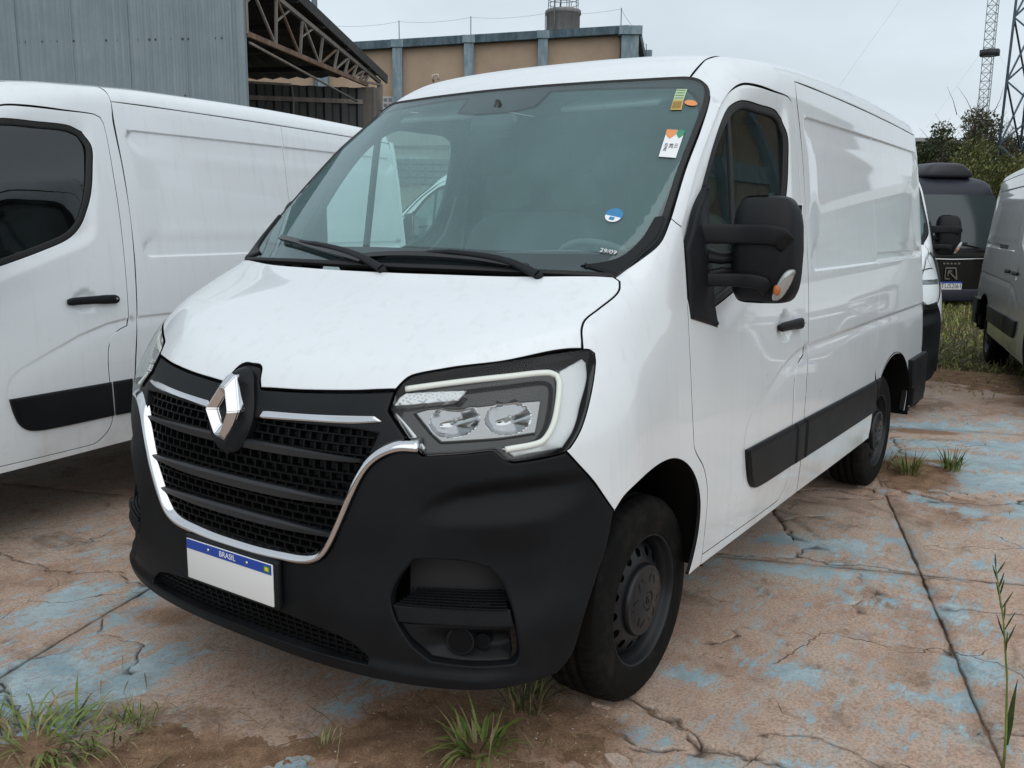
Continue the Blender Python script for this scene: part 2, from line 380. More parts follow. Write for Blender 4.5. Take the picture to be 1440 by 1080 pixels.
def panel_mesh(name, outline, dom, mats, holes=(), h=.03, gap=.002, edge=.004, drop=.003, thick=.014, off=0., D=None, step=.015, back=False, skirt_mat=0, corner=38, smooth=True, extra_pts=None):
    S = np.array([.75, 1.]) if dom.c is not None else np.array([1., 1.])
    def prep(P): return ccw(smooth_loop((dom.to2(P)*S) if len(P[0]) == 3 else np.array(P, float)*S, step, True, corner) if smooth else (dom.to2(P)*S if len(P[0]) == 3 else np.array(P, float)*S))
    o = prep(outline); loops = [[offset_loop(o, gap), offset_loop(o, gap+edge)]]
    for hp in holes:
        q = prep(hp); loops.append([offset_loop(q, -gap), offset_loop(q, -gap-edge)])
    lo, hi = o.min(0), o.max(0)
    gx = np.arange(lo[0], hi[0]+h, h); gy = np.arange(lo[1], hi[1]+h, h*.9)
    X, Y = np.meshgrid(gx, gy); X = X+(np.arange(len(gy)) % 2)[:, None]*h*.5; g = np.stack([X.ravel(), Y.ravel()], 1)
    for ep in (extra_pts or ()): g = g[polydist(g, ep[1], False) > ep[2]]
    for ep in (extra_pts or ()): g = np.vstack([g, ep[0]])
    ins = inside(g, loops[0][1]); g = g[ins]
    for L in loops[1:]: g = g[~inside(g, L[1])]
    for L in loops: g = g[polydist(g, L[1]) > h*.45] if len(g) else g
    V2, T, src = cdt(loops, g)
    n0 = 0; ring = np.ones(len(V2), int); bounds = []
    for L in loops:
        m = len(L[0]); bounds.append((n0, m)); ring[(src >= n0) & (src < n0+m)] = 0; n0 += 2*m
    G = (lambda P: Fb(P)-off) if D is None else (lambda P: Fb(P)-off-D(P))
    oo, dd = dom.rays(V2/S); P = march(oo, dd, G); N = grad(P, G)
    # orientation of triangles
    t0 = P[T]; nn = np.cross(t0[:, 1]-t0[:, 0], t0[:, 2]-t0[:, 0]); flip = (nn*N[T].mean(1)).sum(1) < 0; T[flip] = T[flip][:, ::-1]
    Pd = P-N*np.where(ring == 0, drop, 0)[:, None]
    V = list(Pd); NN = list(N); Fc = [tuple(t) for t in T]; MI = [0]*len(Fc)
    inv = {int(s): i for i, s in enumerate(src) if s >= 0}
    for bi, (b, m) in enumerate(bounds):
        ids = [inv.get(b+i) for i in range(m)]; ids = [i for i in ids if i is not None]
        k = len(ids); base = len(V); top = Pd[ids]; bot = P[ids]-N[ids]*thick
        tang = np.roll(top, -1, 0)-np.roll(top, 1, 0); sn = np.cross(tang, N[ids]); sn /= np.linalg.norm(sn, axis=1, keepdims=True)+1e-12
        cen = (P.mean(0)-top)
        V += list(top)+list(bot)
        fs = [(base+i, base+k+i, base+k+(i+1) % k, base+(i+1) % k) for i in range(k)]
        # outward check using a neighbouring interior vertex direction: skirts of the outline face away from ring 1
        r1 = [inv.get(b+m+i) for i in range(m)]; r1 = [j if j is not None else ids[0] for j in r1][:k]
        outw = top-P[r1]; sg = np.sign((sn*outw).sum()); sn = sn*sg
        NN += list(sn)+list(sn)
        f0 = fs[0]; q = np.cross(np.array(V[f0[1]])-np.array(V[f0[0]]), np.array(V[f0[2]])-np.array(V[f0[0]]))
        if (q*outw[0]).sum() < 0: fs = [f[::-1] for f in fs]
        Fc += fs; MI += [skirt_mat]*k
        # tilt ring-0 normals outwards for a rolled edge
        for i, j in enumerate(ids):
            a = N[j]+.8*sn[i]; NN[j] = a/np.linalg.norm(a)
    if back:
        base = len(V); V += list(P-N*thick); NN += list(-N); Fc += [(base+t[2], base+t[1], base+t[0]) for t in T]; MI += [skirt_mat]*len(T)
    return mesh_from(name, V, Fc, mats, MI, True, NN)
def mirror_mesh(me, name=None):
    c = me.copy(); n = len(c.vertices); co = np.empty(n*3); c.vertices.foreach_get('co', co); co = co.reshape(-1, 3)
    ln = np.empty(len(me.loops)*3, np.float32); me.corner_normals.foreach_get('vector', ln); vi = np.empty(len(me.loops), np.int32); me.loops.foreach_get('vertex_index', vi)
    N = np.zeros((n, 3)); N[vi] = ln.reshape(-1, 3); N[:, 1] *= -1
    co[:, 1] *= -1; c.vertices.foreach_set('co', co.ravel()); c.flip_normals(); c.update()
    c.normals_split_custom_set_from_vertices([tuple(v) for v in N])
    return c
def sweep(P, N, prof, scale=None, closed=False):
    """carry a closed profile (b, n) along a path lying on the body"""
    P = np.array(P); N = np.array(N); k = len(P); m = len(prof)
    Tn = np.gradient(P, axis=0) if not closed else np.roll(P, -1, 0)-np.roll(P, 1, 0); Tn /= np.linalg.norm(Tn, axis=1, keepdims=True)+1e-12
    B = np.cross(N, Tn); B /= np.linalg.norm(B, axis=1, keepdims=True)+1e-12; NN = np.cross(Tn, B)
    sc = np.ones((k, 2)) if scale is None else np.array(scale).reshape(k, 2)
    V = [P[i]+B[i]*b*sc[i, 0]+NN[i]*n_*sc[i, 1] for i in range(k) for b, n_ in prof]
    F = [(i*m+j, ((i+1) % k)*m+j, ((i+1) % k)*m+(j+1) % m, i*m+(j+1) % m) for i in range(k if closed else k-1) for j in range(m)]
    if not closed: F += [tuple(range(m)), tuple((k-1)*m+j for j in range(m-1, -1, -1))]
    return V, F
def rrprof(a, b, n=20, e=4.5, n0=0.): return [(a*math.copysign(abs(math.cos(t))**(2/e), math.cos(t)), n0+b*math.copysign(abs(math.sin(t))**(2/e), math.sin(t))) for t in np.linspace(0, 2*math.pi, n+1)[:-1]]
def ellprof(a, b, n=12, n0=0.): return [(a*math.cos(2*math.pi*i/n), n0+b*math.sin(2*math.pi*i/n)) for i in range(n)]
def rectprof(a, d0, d1, c=.2): return [(-a, d0), (a, d0), (a, d1-c*(d1-d0)), (a*.6, d1), (-a*.6, d1), (-a, d1-c*(d1-d0))]
def path_on(P, dom, off=0., step=.012, D=None):
    q = smooth_loop(dom.to2(P), step, False); o, d = dom.rays(q); G = (lambda X: Fb(X)-off) if D is None else (lambda X: Fb(X)-off-D(X)); X = march(o, d, G); return X, grad(X, G)
# ------------------------------------------------------------------ van panels
def XZ(*p): return [(x, 1.0, z) for x, z in p]
def M3(pts): return [(x, -y, z) for x, y, z in reversed(pts)]
WINDOW = XZ((-.30, 1.262), (-.262, 1.40), (-.262, 1.52), (-.324, 1.602), (-.414, 1.723), (-.549, 1.873), (-.685, 1.977), (-.762, 2.011), (-.835, 2.025), (-1.0, 2.026), (-1.17, 2.024), (-1.245, 2.0), (-1.283, 1.93), (-1.272, 1.83), (-1.245, 1.70), (-1.215, 1.62), (-1.165, 1.535), (-1.09, 1.472), (-.954, 1.42), (-.70, 1.345), (-.45, 1.285))
DOOR = [(-.304, 1.005, .423), (-.303, 1.011, .515), (-.312, 1.012, .618), (-.308, 1.011, .666), (-.271, 1.009, .747), (-.211, 1.008, .806), (-.187, 1.007, .842), (-.176, .984, 1.142), (-.178, .966, 1.318), (-.180, .945, 1.492), (-.177, .935, 1.557), (-.361, .904, 1.766), (-.612, .864, 1.976), (-.744, .846, 2.050), (-.846, .843, 2.085), (-.95, .848, 2.093), (-1.15, .858, 2.094), (-1.325, .863, 2.094), (-1.365, .864, 2.08), (-1.380, .872, 2.04), (-1.388, .911, 1.794), (-1.39, .941, 1.525), (-1.362, .990, 1.069), (-1.345, .994, 1.012), (-1.275, .997, .985), (-1.222, 1.002, .92), (-1.205, 1.008, .803), (-1.21, 1.012, .567), (-1.183, 1.011, .490), (-1.12, 1.007, .438), (-1.07, 1.005, .424)]
CREASE = np.array([(-5., 1.060), (-3.9, 1.060), (-2.605, 1.063), (-1.388, 1.053), (-1.230, 1.036), (-1.057, .992), (-.868, .921), (-.727, .868), (-.674, .832), (-.650, .79), (-.640, .72), (-.640, .2), (-5, .2)])
SHOULDER = np.array([(-.2, 2.2), (-1.32, 2.2), (-1.305, 1.95), (-1.303, 1.89), (-1.284, 1.66), (-1.262, 1.52), (-1.235, 1.465), (-1.172, 1.425), (-.971, 1.358), (-.688, 1.265), (-.56, 1.218), (-.49, 1.196), (-.42, 1.203), (-.3, 1.26), (-.1, 1.33)])
def sdpoly(P2, poly):
    d = polydist(P2, poly); return np.where(inside(P2, poly), d, -d)
def rbox(x, z, x0, x1, z0, z1, r):
    dx = np.abs(x-(x0+x1)/2)-(x1-x0)/2+r; dz = np.abs(z-(z0+z1)/2)-(z1-z0)/2+r
    return -(np.hypot(np.maximum(dx, 0), np.maximum(dz, 0))+np.minimum(np.maximum(dx, dz), 0)-r)
RBX = (-3.95, -1.50, 1.362, 2.035)
def D_side(P):
    x, z = P[:, 0], P[:, 2]; q = np.stack([x, z], 1); amp = .0050*sstep(-.66, -1.30, x)+.0012
    D = -amp*sstep(-.005, .007, sdpoly(q, CREASE))*sstep(.50, .72, z)+amp*sstep(.0, .07, sdpoly(q, CREASE))*sstep(.50, .72, z)*.9
    m = x < -1.3
    if m.any():
        r = rbox(x, z, *RBX, .06); wz = sstep(.03, .16, np.minimum(z-RBX[2], RBX[3]-z)); a = .0045+.10*wz
        D = D-.0125*sstep(0, 1, r/(2*a))
        s = rbox(x, z, -3.94, -2.735, 1.374, 1.418, .010); D = D-.014*sstep(-.001, .007, s)
    D = D-.016*sstep(.0, .075, sdpoly(q, SHOULDER))*sstep(2.10, 1.96, z)
    hd = ((x+1.12)/.075)**2+((z-1.155)/.062)**2; return D-.014*sstep(1.1, .2, hd)*(P[:, 1] > 0)
def D_hood(P):
    x, y, z = P[:, 0], np.abs(P[:, 1]), P[:, 2]
    ridge = np.interp(x, [.1, .35, .6, .8], [.83, .76, .66, .50])
    return .004*sstep(.09, -.03, y-ridge)*sstep(.80, .55, x)
ARC = ([.60, .628, .655, .68, .74, .807, .883, .95, 1.05], [.755, .762, .80, .84, .876, .892, .903, .905, .90])
SHELF = ([.6, .75, .87, .93, .977, 1.05], [.750, .757, .760, .767, .787, .81])
def D_bumper(P):
    x, y, z = P[:, 0], np.abs(P[:, 1]), P[:, 2]
    za = np.interp(y, *ARC); zs = np.interp(y, *SHELF); s = np.clip((za-z)/np.maximum(za-zs, .03), 0, 1)
    fade = sstep(.645, .75, y)*sstep(1.02, .86, y)
    prof = np.where(s < .34, sstep(0, .34, s), 1-sstep(.34, 1.0, s))
    D = -.030*fade*np.where((z < za) & (z > zs), prof, 0)
    D = D-.012*sstep(.02, -.10, z-zs)*sstep(.62, .70, y)*sstep(1.01, .9, y)*sstep(.45, .60, z)
    lip = sstep(.36, .325, z)*sstep(.30, .315, z)
    D = D+.020*sstep(.365, .33, z)*sstep(.95, .8, y)
    return D
HOODEDGE = [(.128, .864, 1.412), (.130, .886, 1.400), (.160, .904, 1.379), (.196, .907, 1.360), (.276, .898, 1.327), (.337, .889, 1.299), (.366, .895, 1.273), (.385, .908, 1.240), (.394, .915, 1.221)]
HL = [(.790, .537, 1.063), (.758, .535, 1.115), (.735, .547, 1.139), (.719, .562, 1.152), (.669, .644, 1.173), (.567, .783, 1.198), (.396, .914, 1.221), (.374, .927, 1.219), (.365, .935, 1.208), (.375, .944, 1.181), (.430, .960, 1.092), (.479, .961, 1.012), (.518, .950, .964), (.537, .941, .951), (.591, .906, .942), (.651, .854, .935), (.662, .841, .942), (.680, .813, .970), (.731, .746, .961), (.786, .650, .951), (.791, .633, .963), (.794, .591, 1.009)]
HOODEDGE = [tuple(v) for v in onsurf(HOODEDGE, OBF)[0]]; HL = [tuple(v) for v in onsurf(HL, OBF)[0]]
WSHALF = [(.30, 0, 1.412), (.283, .25, 1.412), (.225, .55, 1.412), (.128, .864, 1.412), (.016, .898, 1.464), (-.064, .918, 1.511), (-.146, .913, 1.589), (-.293, .887, 1.741), (-.447, .866, 1.881), (-.605, .832, 2.013), (-.648, .805, 2.062), (-.662, .767, 2.087), (-.657, .727, 2.098), (-.611, .542, 2.100), (-.574, .318, 2.102), (-.558, .13, 2.104), (-.555, 0, 2.104)]
GLHALF = [(.22, 0, 1.493), (.21, .25, 1.493), (.17, .5, 1.493), (.07, .78, 1.494), (.03, .835, 1.499), (-.004, .862, 1.512), (-.049, .878, 1.545), (-.228, .872, 1.700), (-.46, .845, 1.90), (-.55, .805, 1.99), (-.585, .760, 2.032), (-.595, .715, 2.048), (-.555, .463, 2.056), (-.530, .205, 2.057), (-.45, .19, 1.985), (-.43, .10, 1.962), (-.425, 0, 1.958)]
ARCHF = [(-.223, 1.006, .438), (-.247, 1.012, .536), (-.252, 1.012, .623), (-.226, 1.010, .698), (-.173, 1.009, .760), (-.104, 1.008, .804), (-.026, 1.009, .829), (.078, 1.016, .838), (.177, 1.024, .833), (.270, 1.028, .817), (.335, 1.023, .795), (.379, 1.018, .762)]
BF = [(.530, .944, .958), (.494, .969, .911), (.456, .990, .865), (.416, 1.007, .809), (.379, 1.018, .762)]
CRP = smooth_loop(CREASE[:11], .012, False, 60)
def line_pts(L, offs, keep, ok=None):
    t = np.gradient(L, axis=0); t /= np.linalg.norm(t, axis=1, keepdims=True)+1e-9; nn = np.stack([-t[:, 1], t[:, 0]], 1); mm = np.ones(len(L), bool) if ok is None else ok(L)
    P = np.vstack([(L+nn*o_)[mm] for o_ in offs]); return np.stack([-P[:, 0], P[:, 1]], 1), np.stack([-L[:, 0], L[:, 1]], 1), keep
def crease_pts(x0, x1): return line_pts(CRP, (-.016, -.006, -.0015, .004, .009, .020), .024, lambda L: (L[:, 0] > x0) & (L[:, 0] < x1))
def recess_pts(x0, x1):
    xs = np.arange(RBX[0]+.07, RBX[1]-.05, .012); out = []
    for z, sg in ((RBX[3], -1), (RBX[2], 1)): out.append(line_pts(np.stack([xs, 0*xs+z], 1), tuple(sg*o_ for o_ in (-.006, -.001, .002, .0045, .007, .0095, .018)), .024, lambda L: (L[:, 0] > x0) & (L[:, 0] < x1)))
    if x0 < -3: out.append(line_pts(np.stack([xs[xs < -2.75], 0*xs[xs < -2.75]+1.418], 1), (-.008, -.003, 0, .003), .008, lambda L: L[:, 0] > x0)); out.append(line_pts(np.stack([xs[xs < -2.75], 0*xs[xs < -2.75]+1.374], 1), (.008, .003, -.001), .004, lambda L: L[:, 0] > x0))
    return out
van = empty('delivery_van'); tag(van, 'white panel van with black bumper and chrome diamond emblem, nearest and largest in the yard', 'van', 'white panel vans parked in the yard')
def both(name, me, parent=van, subs=()):
    """a part and its twin on the other side"""
    a = link(name, me, parent); b = link(name, mirror_mesh(me), parent); return a, b
# --- sheet metal
full = lambda half: list(half)+[(x, -y, z) for x, y, z in reversed(half) if abs(y) > 1e-6]
hood_half = [(.318, 0, 1.39), (.300, .25, 1.39), (.238, .55, 1.395)]+HOODEDGE[:-1]+[HL[6], HL[5], HL[4], HL[3], HL[2], HL[1], (.801, .406, 1.103), (.833, .251, 1.092), (.850, .085, 1.083), (.835, .067, 1.104), (.815, .052, 1.130), (.806, .033, 1.142), (.806, 0, 1.143)]
hood = link('hood', panel_mesh('hood', full(hood_half), HOODD, PAINTS2, skirt_mat=1, edge=.003, drop=.002, gap=.0035, h=.03, D=D_hood, thick=.018), van)
fender = [BF[-1]]+BF[-2::-1]+[(.518, .950, .964), (.479, .961, 1.012), (.430, .960, 1.092), (.375, .944, 1.181), (.365, .935, 1.208), (.376, .925, 1.219)]+HOODEDGE[::-1]+[(.016, .898, 1.464), (-.064, .918, 1.511), (-.141, .913, 1.584), (-.153, .925, 1.571)]+[(-.177, .935, 1.557), (-.180, .945, 1.492), (-.178, .966, 1.318), (-.176, .984, 1.142), (-.187, 1.007, .842), (-.211, 1.008, .806), (-.271, 1.009, .747), (-.308, 1.011, .666), (-.312, 1.012, .618), (-.303, 1.011, .515), (-.304, 1.005, .423), (-.300, 1.003, .385), (-.197, 1.001, .378)]+ARCHF
both('fender', panel_mesh('fender', fender, OBF, PAINTS2, skirt_mat=1, edge=.0022, drop=.0014, h=.03, thick=.014))
door_me = panel_mesh('door', DOOR, SIDE, PAINTS2, skirt_mat=1, edge=.0022, drop=.0014, holes=[WINDOW], h=.02, D=D_side, thick=.03, extra_pts=[crease_pts(-1.36, -.6)])
doors = both('door', door_me)
frame = [(-.141, .913, 1.584), (-.146, .913, 1.589), (-.293, .887, 1.741), (-.447, .866, 1.881), (-.605, .832, 2.013), (-.648, .805, 2.062), (-.662, .767, 2.087), (-.660, .727, 2.100), (-.757, .719, 2.154), (-.84, .71, 2.189), (-1.1, .70, 2.225), (-1.44, .695, 2.25), (-1.45, .823, 2.212), (-1.45, .851, 2.160), (-1.437, .871, 2.06), (-1.45, .907, 1.827), (-1.455, .941, 1.524), (-1.414, .990, 1.064), (-1.372, 1.007, .821), (-1.345, 1.012, .604), (-1.34, 1.005, .40), (-.8, 1.003, .390), (-.300, 1.003, .385)]+[DOOR[0]]+DOOR[:0:-1]
frame = frame[:-1] if False else frame
fr_out = frame[:24]+DOOR[:9:-1]+[(-.153, .925, 1.571)]
both('side_frame', panel_mesh('side_frame', fr_out, OBP, PAINTS2, skirt_mat=1, edge=.0018, drop=.001, gap=.0012, h=.026, D=lambda P: D_side(P)*(P[:, 2] < 2.03)*sstep(-1.3, -1.42, P[:, 0])-.004*np.exp(-((P[:, 0]+.62-.20*(P[:, 1]-.85))/.004)**2)*(P[:, 2] > 1.9)*(P[:, 2] < 2.03), thick=.02))
both('fuel_flap', panel_mesh('fuel_flap', XZ((-1.352, 1.0), (-1.264, .983), (-1.235, .955), (-1.222, .919), (-1.212, .823), (-1.335, .821), (-1.372, .83), (-1.375, .98)), SIDE, PAINTS2, skirt_mat=1, edge=.0022, drop=.0014, h=.03, D=D_side, off=.0015, thick=.012, gap=.001))
sx = lambda z: np.interp(z, [.4, .6, .787, .94, 1.13, 1.44, 1.75, 2.05, 2.17], [-2.62, -2.618, -2.622, -2.645, -2.69, -2.722, -2.722, -2.727, -2.735])
fx = lambda z: np.interp(z, [.40, .604, .821, 1.064, 1.524, 1.827, 2.056, 2.17], [-1.345, -1.35, -1.377, -1.419, -1.46, -1.455, -1.445, -1.452])
gutx = [-1.452, -2.0, -2.735, -3.4, -3.93]; gut, _ = onsurf([(x, .846, 2.168) for x in gutx], Dom((0, -.72, -.70)))
zz = [.40, .6, .8, .95, 1.13, 1.44, 1.75, 2.05]
cargo = XZ(*[(float(fx(z)), z) for z in zz])+[tuple(gut[0]), tuple(gut[1]), tuple(gut[2])]+XZ(*[(float(sx(z)), z) for z in zz[:1:-1]])+XZ((-2.625, .66), (-2.61, .56), (-2.60, .405))
both('side_panel', panel_mesh('side_panel', cargo, SIDE, PAINTS2, skirt_mat=1, edge=.0014, drop=.0008, h=.024, gap=.001, D=D_side, extra_pts=[crease_pts(-2.72, -1.36)]+recess_pts(-2.70, -1.4), thick=.03))
quarter = XZ(*[(float(sx(z)), z) for z in zz[2:]])+[tuple(g_) for g_ in gut[2:]]+XZ((-3.955, 2.0), (-3.975, 1.6), (-3.985, 1.1), (-3.985, .8), (-3.98, .40), (-3.54, .40), (-3.545, .56), (-3.50, .66), (-3.41, .74), (-3.28, .795), (-3.12, .815), (-2.96, .80), (-2.82, .755), (-2.69, .68))
both('rear_quarter_panel', panel_mesh('rear_quarter_panel', quarter, SIDE, PAINTS2, skirt_mat=1, edge=.0014, drop=.0008, h=.024, gap=.001, D=D_side, extra_pts=[crease_pts(-3.97, -2.63)]+recess_pts(-3.97, -2.75), thick=.03))
roofc = [(-.556, 0, 2.107), (-.575, .318, 2.105), (-.612, .542, 2.103), (-.660, .722, 2.100), (-.757, .714, 2.154), (-.84, .705, 2.189), (-1.1, .695, 2.225), (-1.44, .69, 2.25), (-1.44, 0, 2.29)]
GUT = None
link('roof_panel', panel_mesh('roof_panel', full(roofc), TOP, PAINTS2, skirt_mat=1, edge=.0022, drop=.0014, h=.035, thick=.02), van)
roofr = [(-1.448, 0, 2.28), (-1.448, .69, 2.25), (-1.452, .823, 2.212)]+[tuple(g_) for g_ in gut]+[(-3.94, .78, 2.18), (-3.955, .76, 2.2), (-3.96, 0, 2.25)]
def D_roof(P):
    r = np.zeros(len(P))
    for yc in (.18, .54): r += .006*sstep(.09, .05, np.abs(np.abs(P[:, 1])-yc))*sstep(-1.6, -1.75, P[:, 0])*sstep(-3.85, -3.7, P[:, 0])
    return r
link('cargo_roof', panel_mesh('cargo_roof', full(roofr), TOP, PAINTS2, skirt_mat=1, edge=.0014, drop=.0008, h=.024, gap=.0008, thick=.02, D=D_roof), van)
# rear doors, corner posts, rear bumper
rp = [(-4.0, .83, 2.13), (-4.03, .90, 1.5), (-4.03, .945, 1.0), (-4.03, .955, .45), (-4.0, .005, .45), (-4.0, .005, 2.2), (-4.0, .6, 2.2)]
rdoor = both('rear_door', panel_mesh('rear_door', [(x, y if y < .1 else y-.10, z) for x, y, z in rp], BACK, PAINTS2, skirt_mat=1, edge=.0022, drop=.0014, h=.05, thick=.03))
both('rear_post', panel_mesh('rear_post', [(-3.985, .97, .42), (-3.985, .95, 1.1), (-3.975, .91, 1.6), (-3.955, .86, 2.0), (-3.92, .80, 2.158), (-4.02, .72, 2.16), (-4.06, .76, 1.9), (-4.06, .80, 1.5), (-4.06, .845, 1.0), (-4.06, .855, .42)], Dom((.7, -.7, 0)), PAINTS2, skirt_mat=1, edge=.0022, drop=.0014, h=.04, thick=.02))
link('rear_bumper', panel_mesh('rear_bumper', [(-4.1, -.90, .30), (-4.1, .90, .30), (-4.1, .90, .50), (-4.1, -.90, .50)], BACK, BLACK, h=.05, off=.07, thick=.08), van)
both('rear_bumper_corner', panel_mesh('rear_bumper_corner', XZ((-3.55, .56), (-3.52, .735), (-4.03, .735), (-4.05, .40), (-3.62, .42), (-3.60, .54)), SIDE, BLACK, h=.03, off=.035, thick=.05, edge=.012, drop=.010))
both('tail_lamp', panel_mesh('tail_lamp', [(-4.05, .79, 1.0), (-4.05, .87, 1.0), (-4.05, .84, 1.55), (-4.05, .77, 1.55)], BACK, mat('tail_lamp_red', (.25, .01, .012), .2, coat=1), h=.04, off=.012, thick=.03))
# --- side mouldings (proud strips of black plastic)
mk = dict(h=.03, off=.020, thick=.024, edge=.014, drop=.012, gap=.003, step=.012)
m1 = panel_mesh('side_moulding', XZ((-.650, .735), (-.93, .735), (-1.212, .735), (-1.214, .552), (-.82, .552), (-.735, .565), (-.69, .60), (-.665, .66)), SIDE, BLACK2, **mk)
both('side_moulding', panel_mesh('side_moulding', XZ((-1.219, .735), (-1.342, .735), (-1.336, .550), (-1.219, .551)), SIDE, BLACK2, **mk))
both('side_moulding', panel_mesh('side_moulding', XZ((-1.350, .735), (-2.0, .733), (-2.612, .731), (-2.612, .548), (-2.0, .549), (-1.344, .550)), SIDE, BLACK2, **mk))
both('side_moulding', panel_mesh('side_moulding', XZ((-2.620, .731), (-2.73, .731), (-2.68, .69), (-2.632, .62), (-2.62, .56)), SIDE, BLACK2, **mk))
# --- door furniture
seal_me = panel_mesh('window_seal', WINDOW, SIDE, RUBBER, holes=[[(x, y, z) for x, y, z in WINDOW]] if False else [], h=.02) if False else None
def ring_panel(name, outline, width, dom, mats, out=0., **kw):
    S = np.array([.75, 1.]) if dom.c is not None else np.array([1., 1.])
    q = ccw(smooth_loop(dom.to2(outline), .012)); inn = offset_loop(q, width); oo = offset_loop(q, -out) if out else q
    return panel_mesh(name, [tuple(v) for v in oo], dom, mats, holes=[[tuple(v) for v in inn]], smooth=False, **kw)
seal_me = ring_panel('window_seal', WINDOW, .030, SIDE, RUBBER, h=.02, gap=.001, edge=.007, drop=.006, thick=.02, off=.001, D=D_side)
glass_me = panel_mesh('window_glass', WINDOW, SIDE, SIDEGLASS, h=.06, gap=.012, drop=0, edge=.004, thick=.003, off=-.014, D=lambda P: D_side(P)*0-.012)
div_me = panel_mesh('window_divider', XZ((-.63, 1.30), (-.665, 1.32), (-.705, 2.01), (-.672, 2.0)), SIDE, RUBBER, h=.02, off=-.006, D=lambda P: 0*P[:, 0]-.012, thick=.02)
card_me = panel_mesh('door_card', XZ((-.32, .50), (-.26, .85), (-.26, 1.24), (-.45, 1.26), (-.70, 1.32), (-.954, 1.395), (-1.09, 1.44), (-1.18, 1.52), (-1.25, 1.70), (-1.34, 1.70), (-1.31, 1.1), (-1.17, .9), (-1.15, .50)), SIDE, TRIM, h=.06, off=-.07, thick=.02)
hb = MB()
def handle_mesh():
    P, N = path_on([(-1.005, 1, 1.158), (-1.06, 1, 1.160), (-1.2, 1, 1.158), (-1.30, 1, 1.154)], SIDE, .0)
    k = len(P); lift = np.sin(np.linspace(0, np.pi, k))**.5*.008+.014
    P = P+N*lift[:, None]; sc = np.stack([np.interp(np.linspace(0, 1, k), [0, .06, .5, .72, .94, 1], [.55, .85, .92, 1.05, 1.05, .7]), np.ones(k)], 1)
    hb2 = MB(); V, F = sweep(P, N, ellprof(.022, .0085, 14), sc); hb2.add(V, F, 0, True)
    for xx in (-1.03, -1.275):
        p, nn = onsurf([(xx, 1, 1.158)], SIDE); hb2.tube([p[0]-nn[0]*.01, p[0]+nn[0]*.020], .013, 10)
    p, nn = onsurf([(-1.285, 1, 1.155)], SIDE); hb2.tube([p[0]+nn[0]*.01, p[0]+nn[0]*.026], .007, 12, m=1)
    return mesh_from('door_handle', hb2.V, hb2.F, [BLACK2, mat('lock_metal', (.35, .35, .36), .3, 1)], hb2.M, True)
handle_me = handle_mesh()
for s, d in zip((1, -1), doors):
    for nme, me in (('window_seal', seal_me), ('window_glass', glass_me), ('window_divider', div_me), ('door_handle', handle_me), ('side_moulding', m1), ('door_card', card_me)):
        link(nme, me if s > 0 else mirror_mesh(me), d)
# --- windscreen
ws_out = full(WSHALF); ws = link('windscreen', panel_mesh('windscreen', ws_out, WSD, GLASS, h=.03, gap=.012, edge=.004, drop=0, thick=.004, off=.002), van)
link('windscreen_border', panel_mesh('windscreen_border', ws_out, WSD, FRIT, holes=[full(GLHALF)], h=.04, gap=.010, edge=.003, drop=0, thick=.003, off=-.004, corner=50), ws)
link('windscreen_haze', panel_mesh('windscreen_haze', full(GLHALF), WSD, HAZE, h=.06, gap=.002, edge=.003, drop=0, thick=.0006, off=-.006, corner=50), ws)  # added sheet carrying the painted haze, inside the black border
link('windscreen_seal', ring_panel('windscreen_seal', ws_out, .022, WSD, RUBBER, h=.02, gap=.002, edge=.007, drop=.006, thick=.02, off=.007), ws)
cw = [(.125, .862, 1.4135), (.016, .897, 1.465), (-.064, .917, 1.512), (-.135, .912, 1.578), (-.105, .880, 1.575), (-.02, .872, 1.50), (.06, .835, 1.452), (.12, .74, 1.42)]
for me in (panel_mesh('cowl_corner', cw, WSD, BLACK2, h=.02, off=.012, thick=.02, edge=.008, drop=.006),): both('cowl_corner', me, ws)
# --- bumper
chrome_path = [(.788, .640, .972), (.808, .586, .970), (.828, .544, .952), (.843, .513, .925), (.855, .489, .888), (.866, .463, .832), (.876, .424, .746), (.880, .379, .664), (.885, .344, .628), (.890, .292, .610), (.897, .199, .602), (.90, .1, .597), (.90, 0, .596)]
bump_half = [(.90, 0, .588), (.897, .199, .594), (.890, .292, .602), (.885, .350, .620), (.880, .388, .66), (.876, .432, .744), (.866, .472, .830), (.855, .498, .884), (.843, .523, .920), (.828, .555, .944), (.808, .592, .962), (.790, .632, .963)]+[(.786, .650, .951), (.731, .746, .961), (.680, .813, .970), (.662, .841, .942), (.651, .854, .935), (.591, .906, .942), (.537, .941, .951)]+BF+[(.408, 1.015, .669), (.446, 1.009, .594), (.488, 1.000, .503), (.516, .986, .408), (.533, .975, .363), (.566, .952, .323), (.645, .895, .308), (.755, .757, .300), (.821, .583, .294), (.845, .35, .286), (.859, .133, .282), (.86, 0, .282)]
FOGHOLE = [(.811, .643, .664), (.753, .759, .664), (.714, .819, .648), (.695, .849, .606), (.684, .875, .540), (.681, .888, .480), (.671, .890, .400), (.680, .879, .378), (.745, .799, .374), (.803, .690, .380), (.829, .635, .430), (.845, .585, .535), (.835, .60, .60)]
INTAKE = [(.89, 0, .432), (.885, .277, .414), (.868, .430, .395), (.850, .497, .356), (.850, .497, .340), (.87, .154, .328), (.87, 0, .328)]
bumper = link('front_bumper', panel_mesh('front_bumper', full(bump_half), CYL, BLACK, holes=[FOGHOLE, M3(FOGHOLE), full(INTAKE)], h=.0125, D=D_bumper, thick=.035, edge=.006, drop=.004), van)
bsub = lambda nme, me: both(nme, me, bumper)
FB = [(.843, .584, .533), (.782, .737, .540), (.684, .876, .535), (.680, .887, .484), (.785, .740, .487), (.838, .600, .483)]
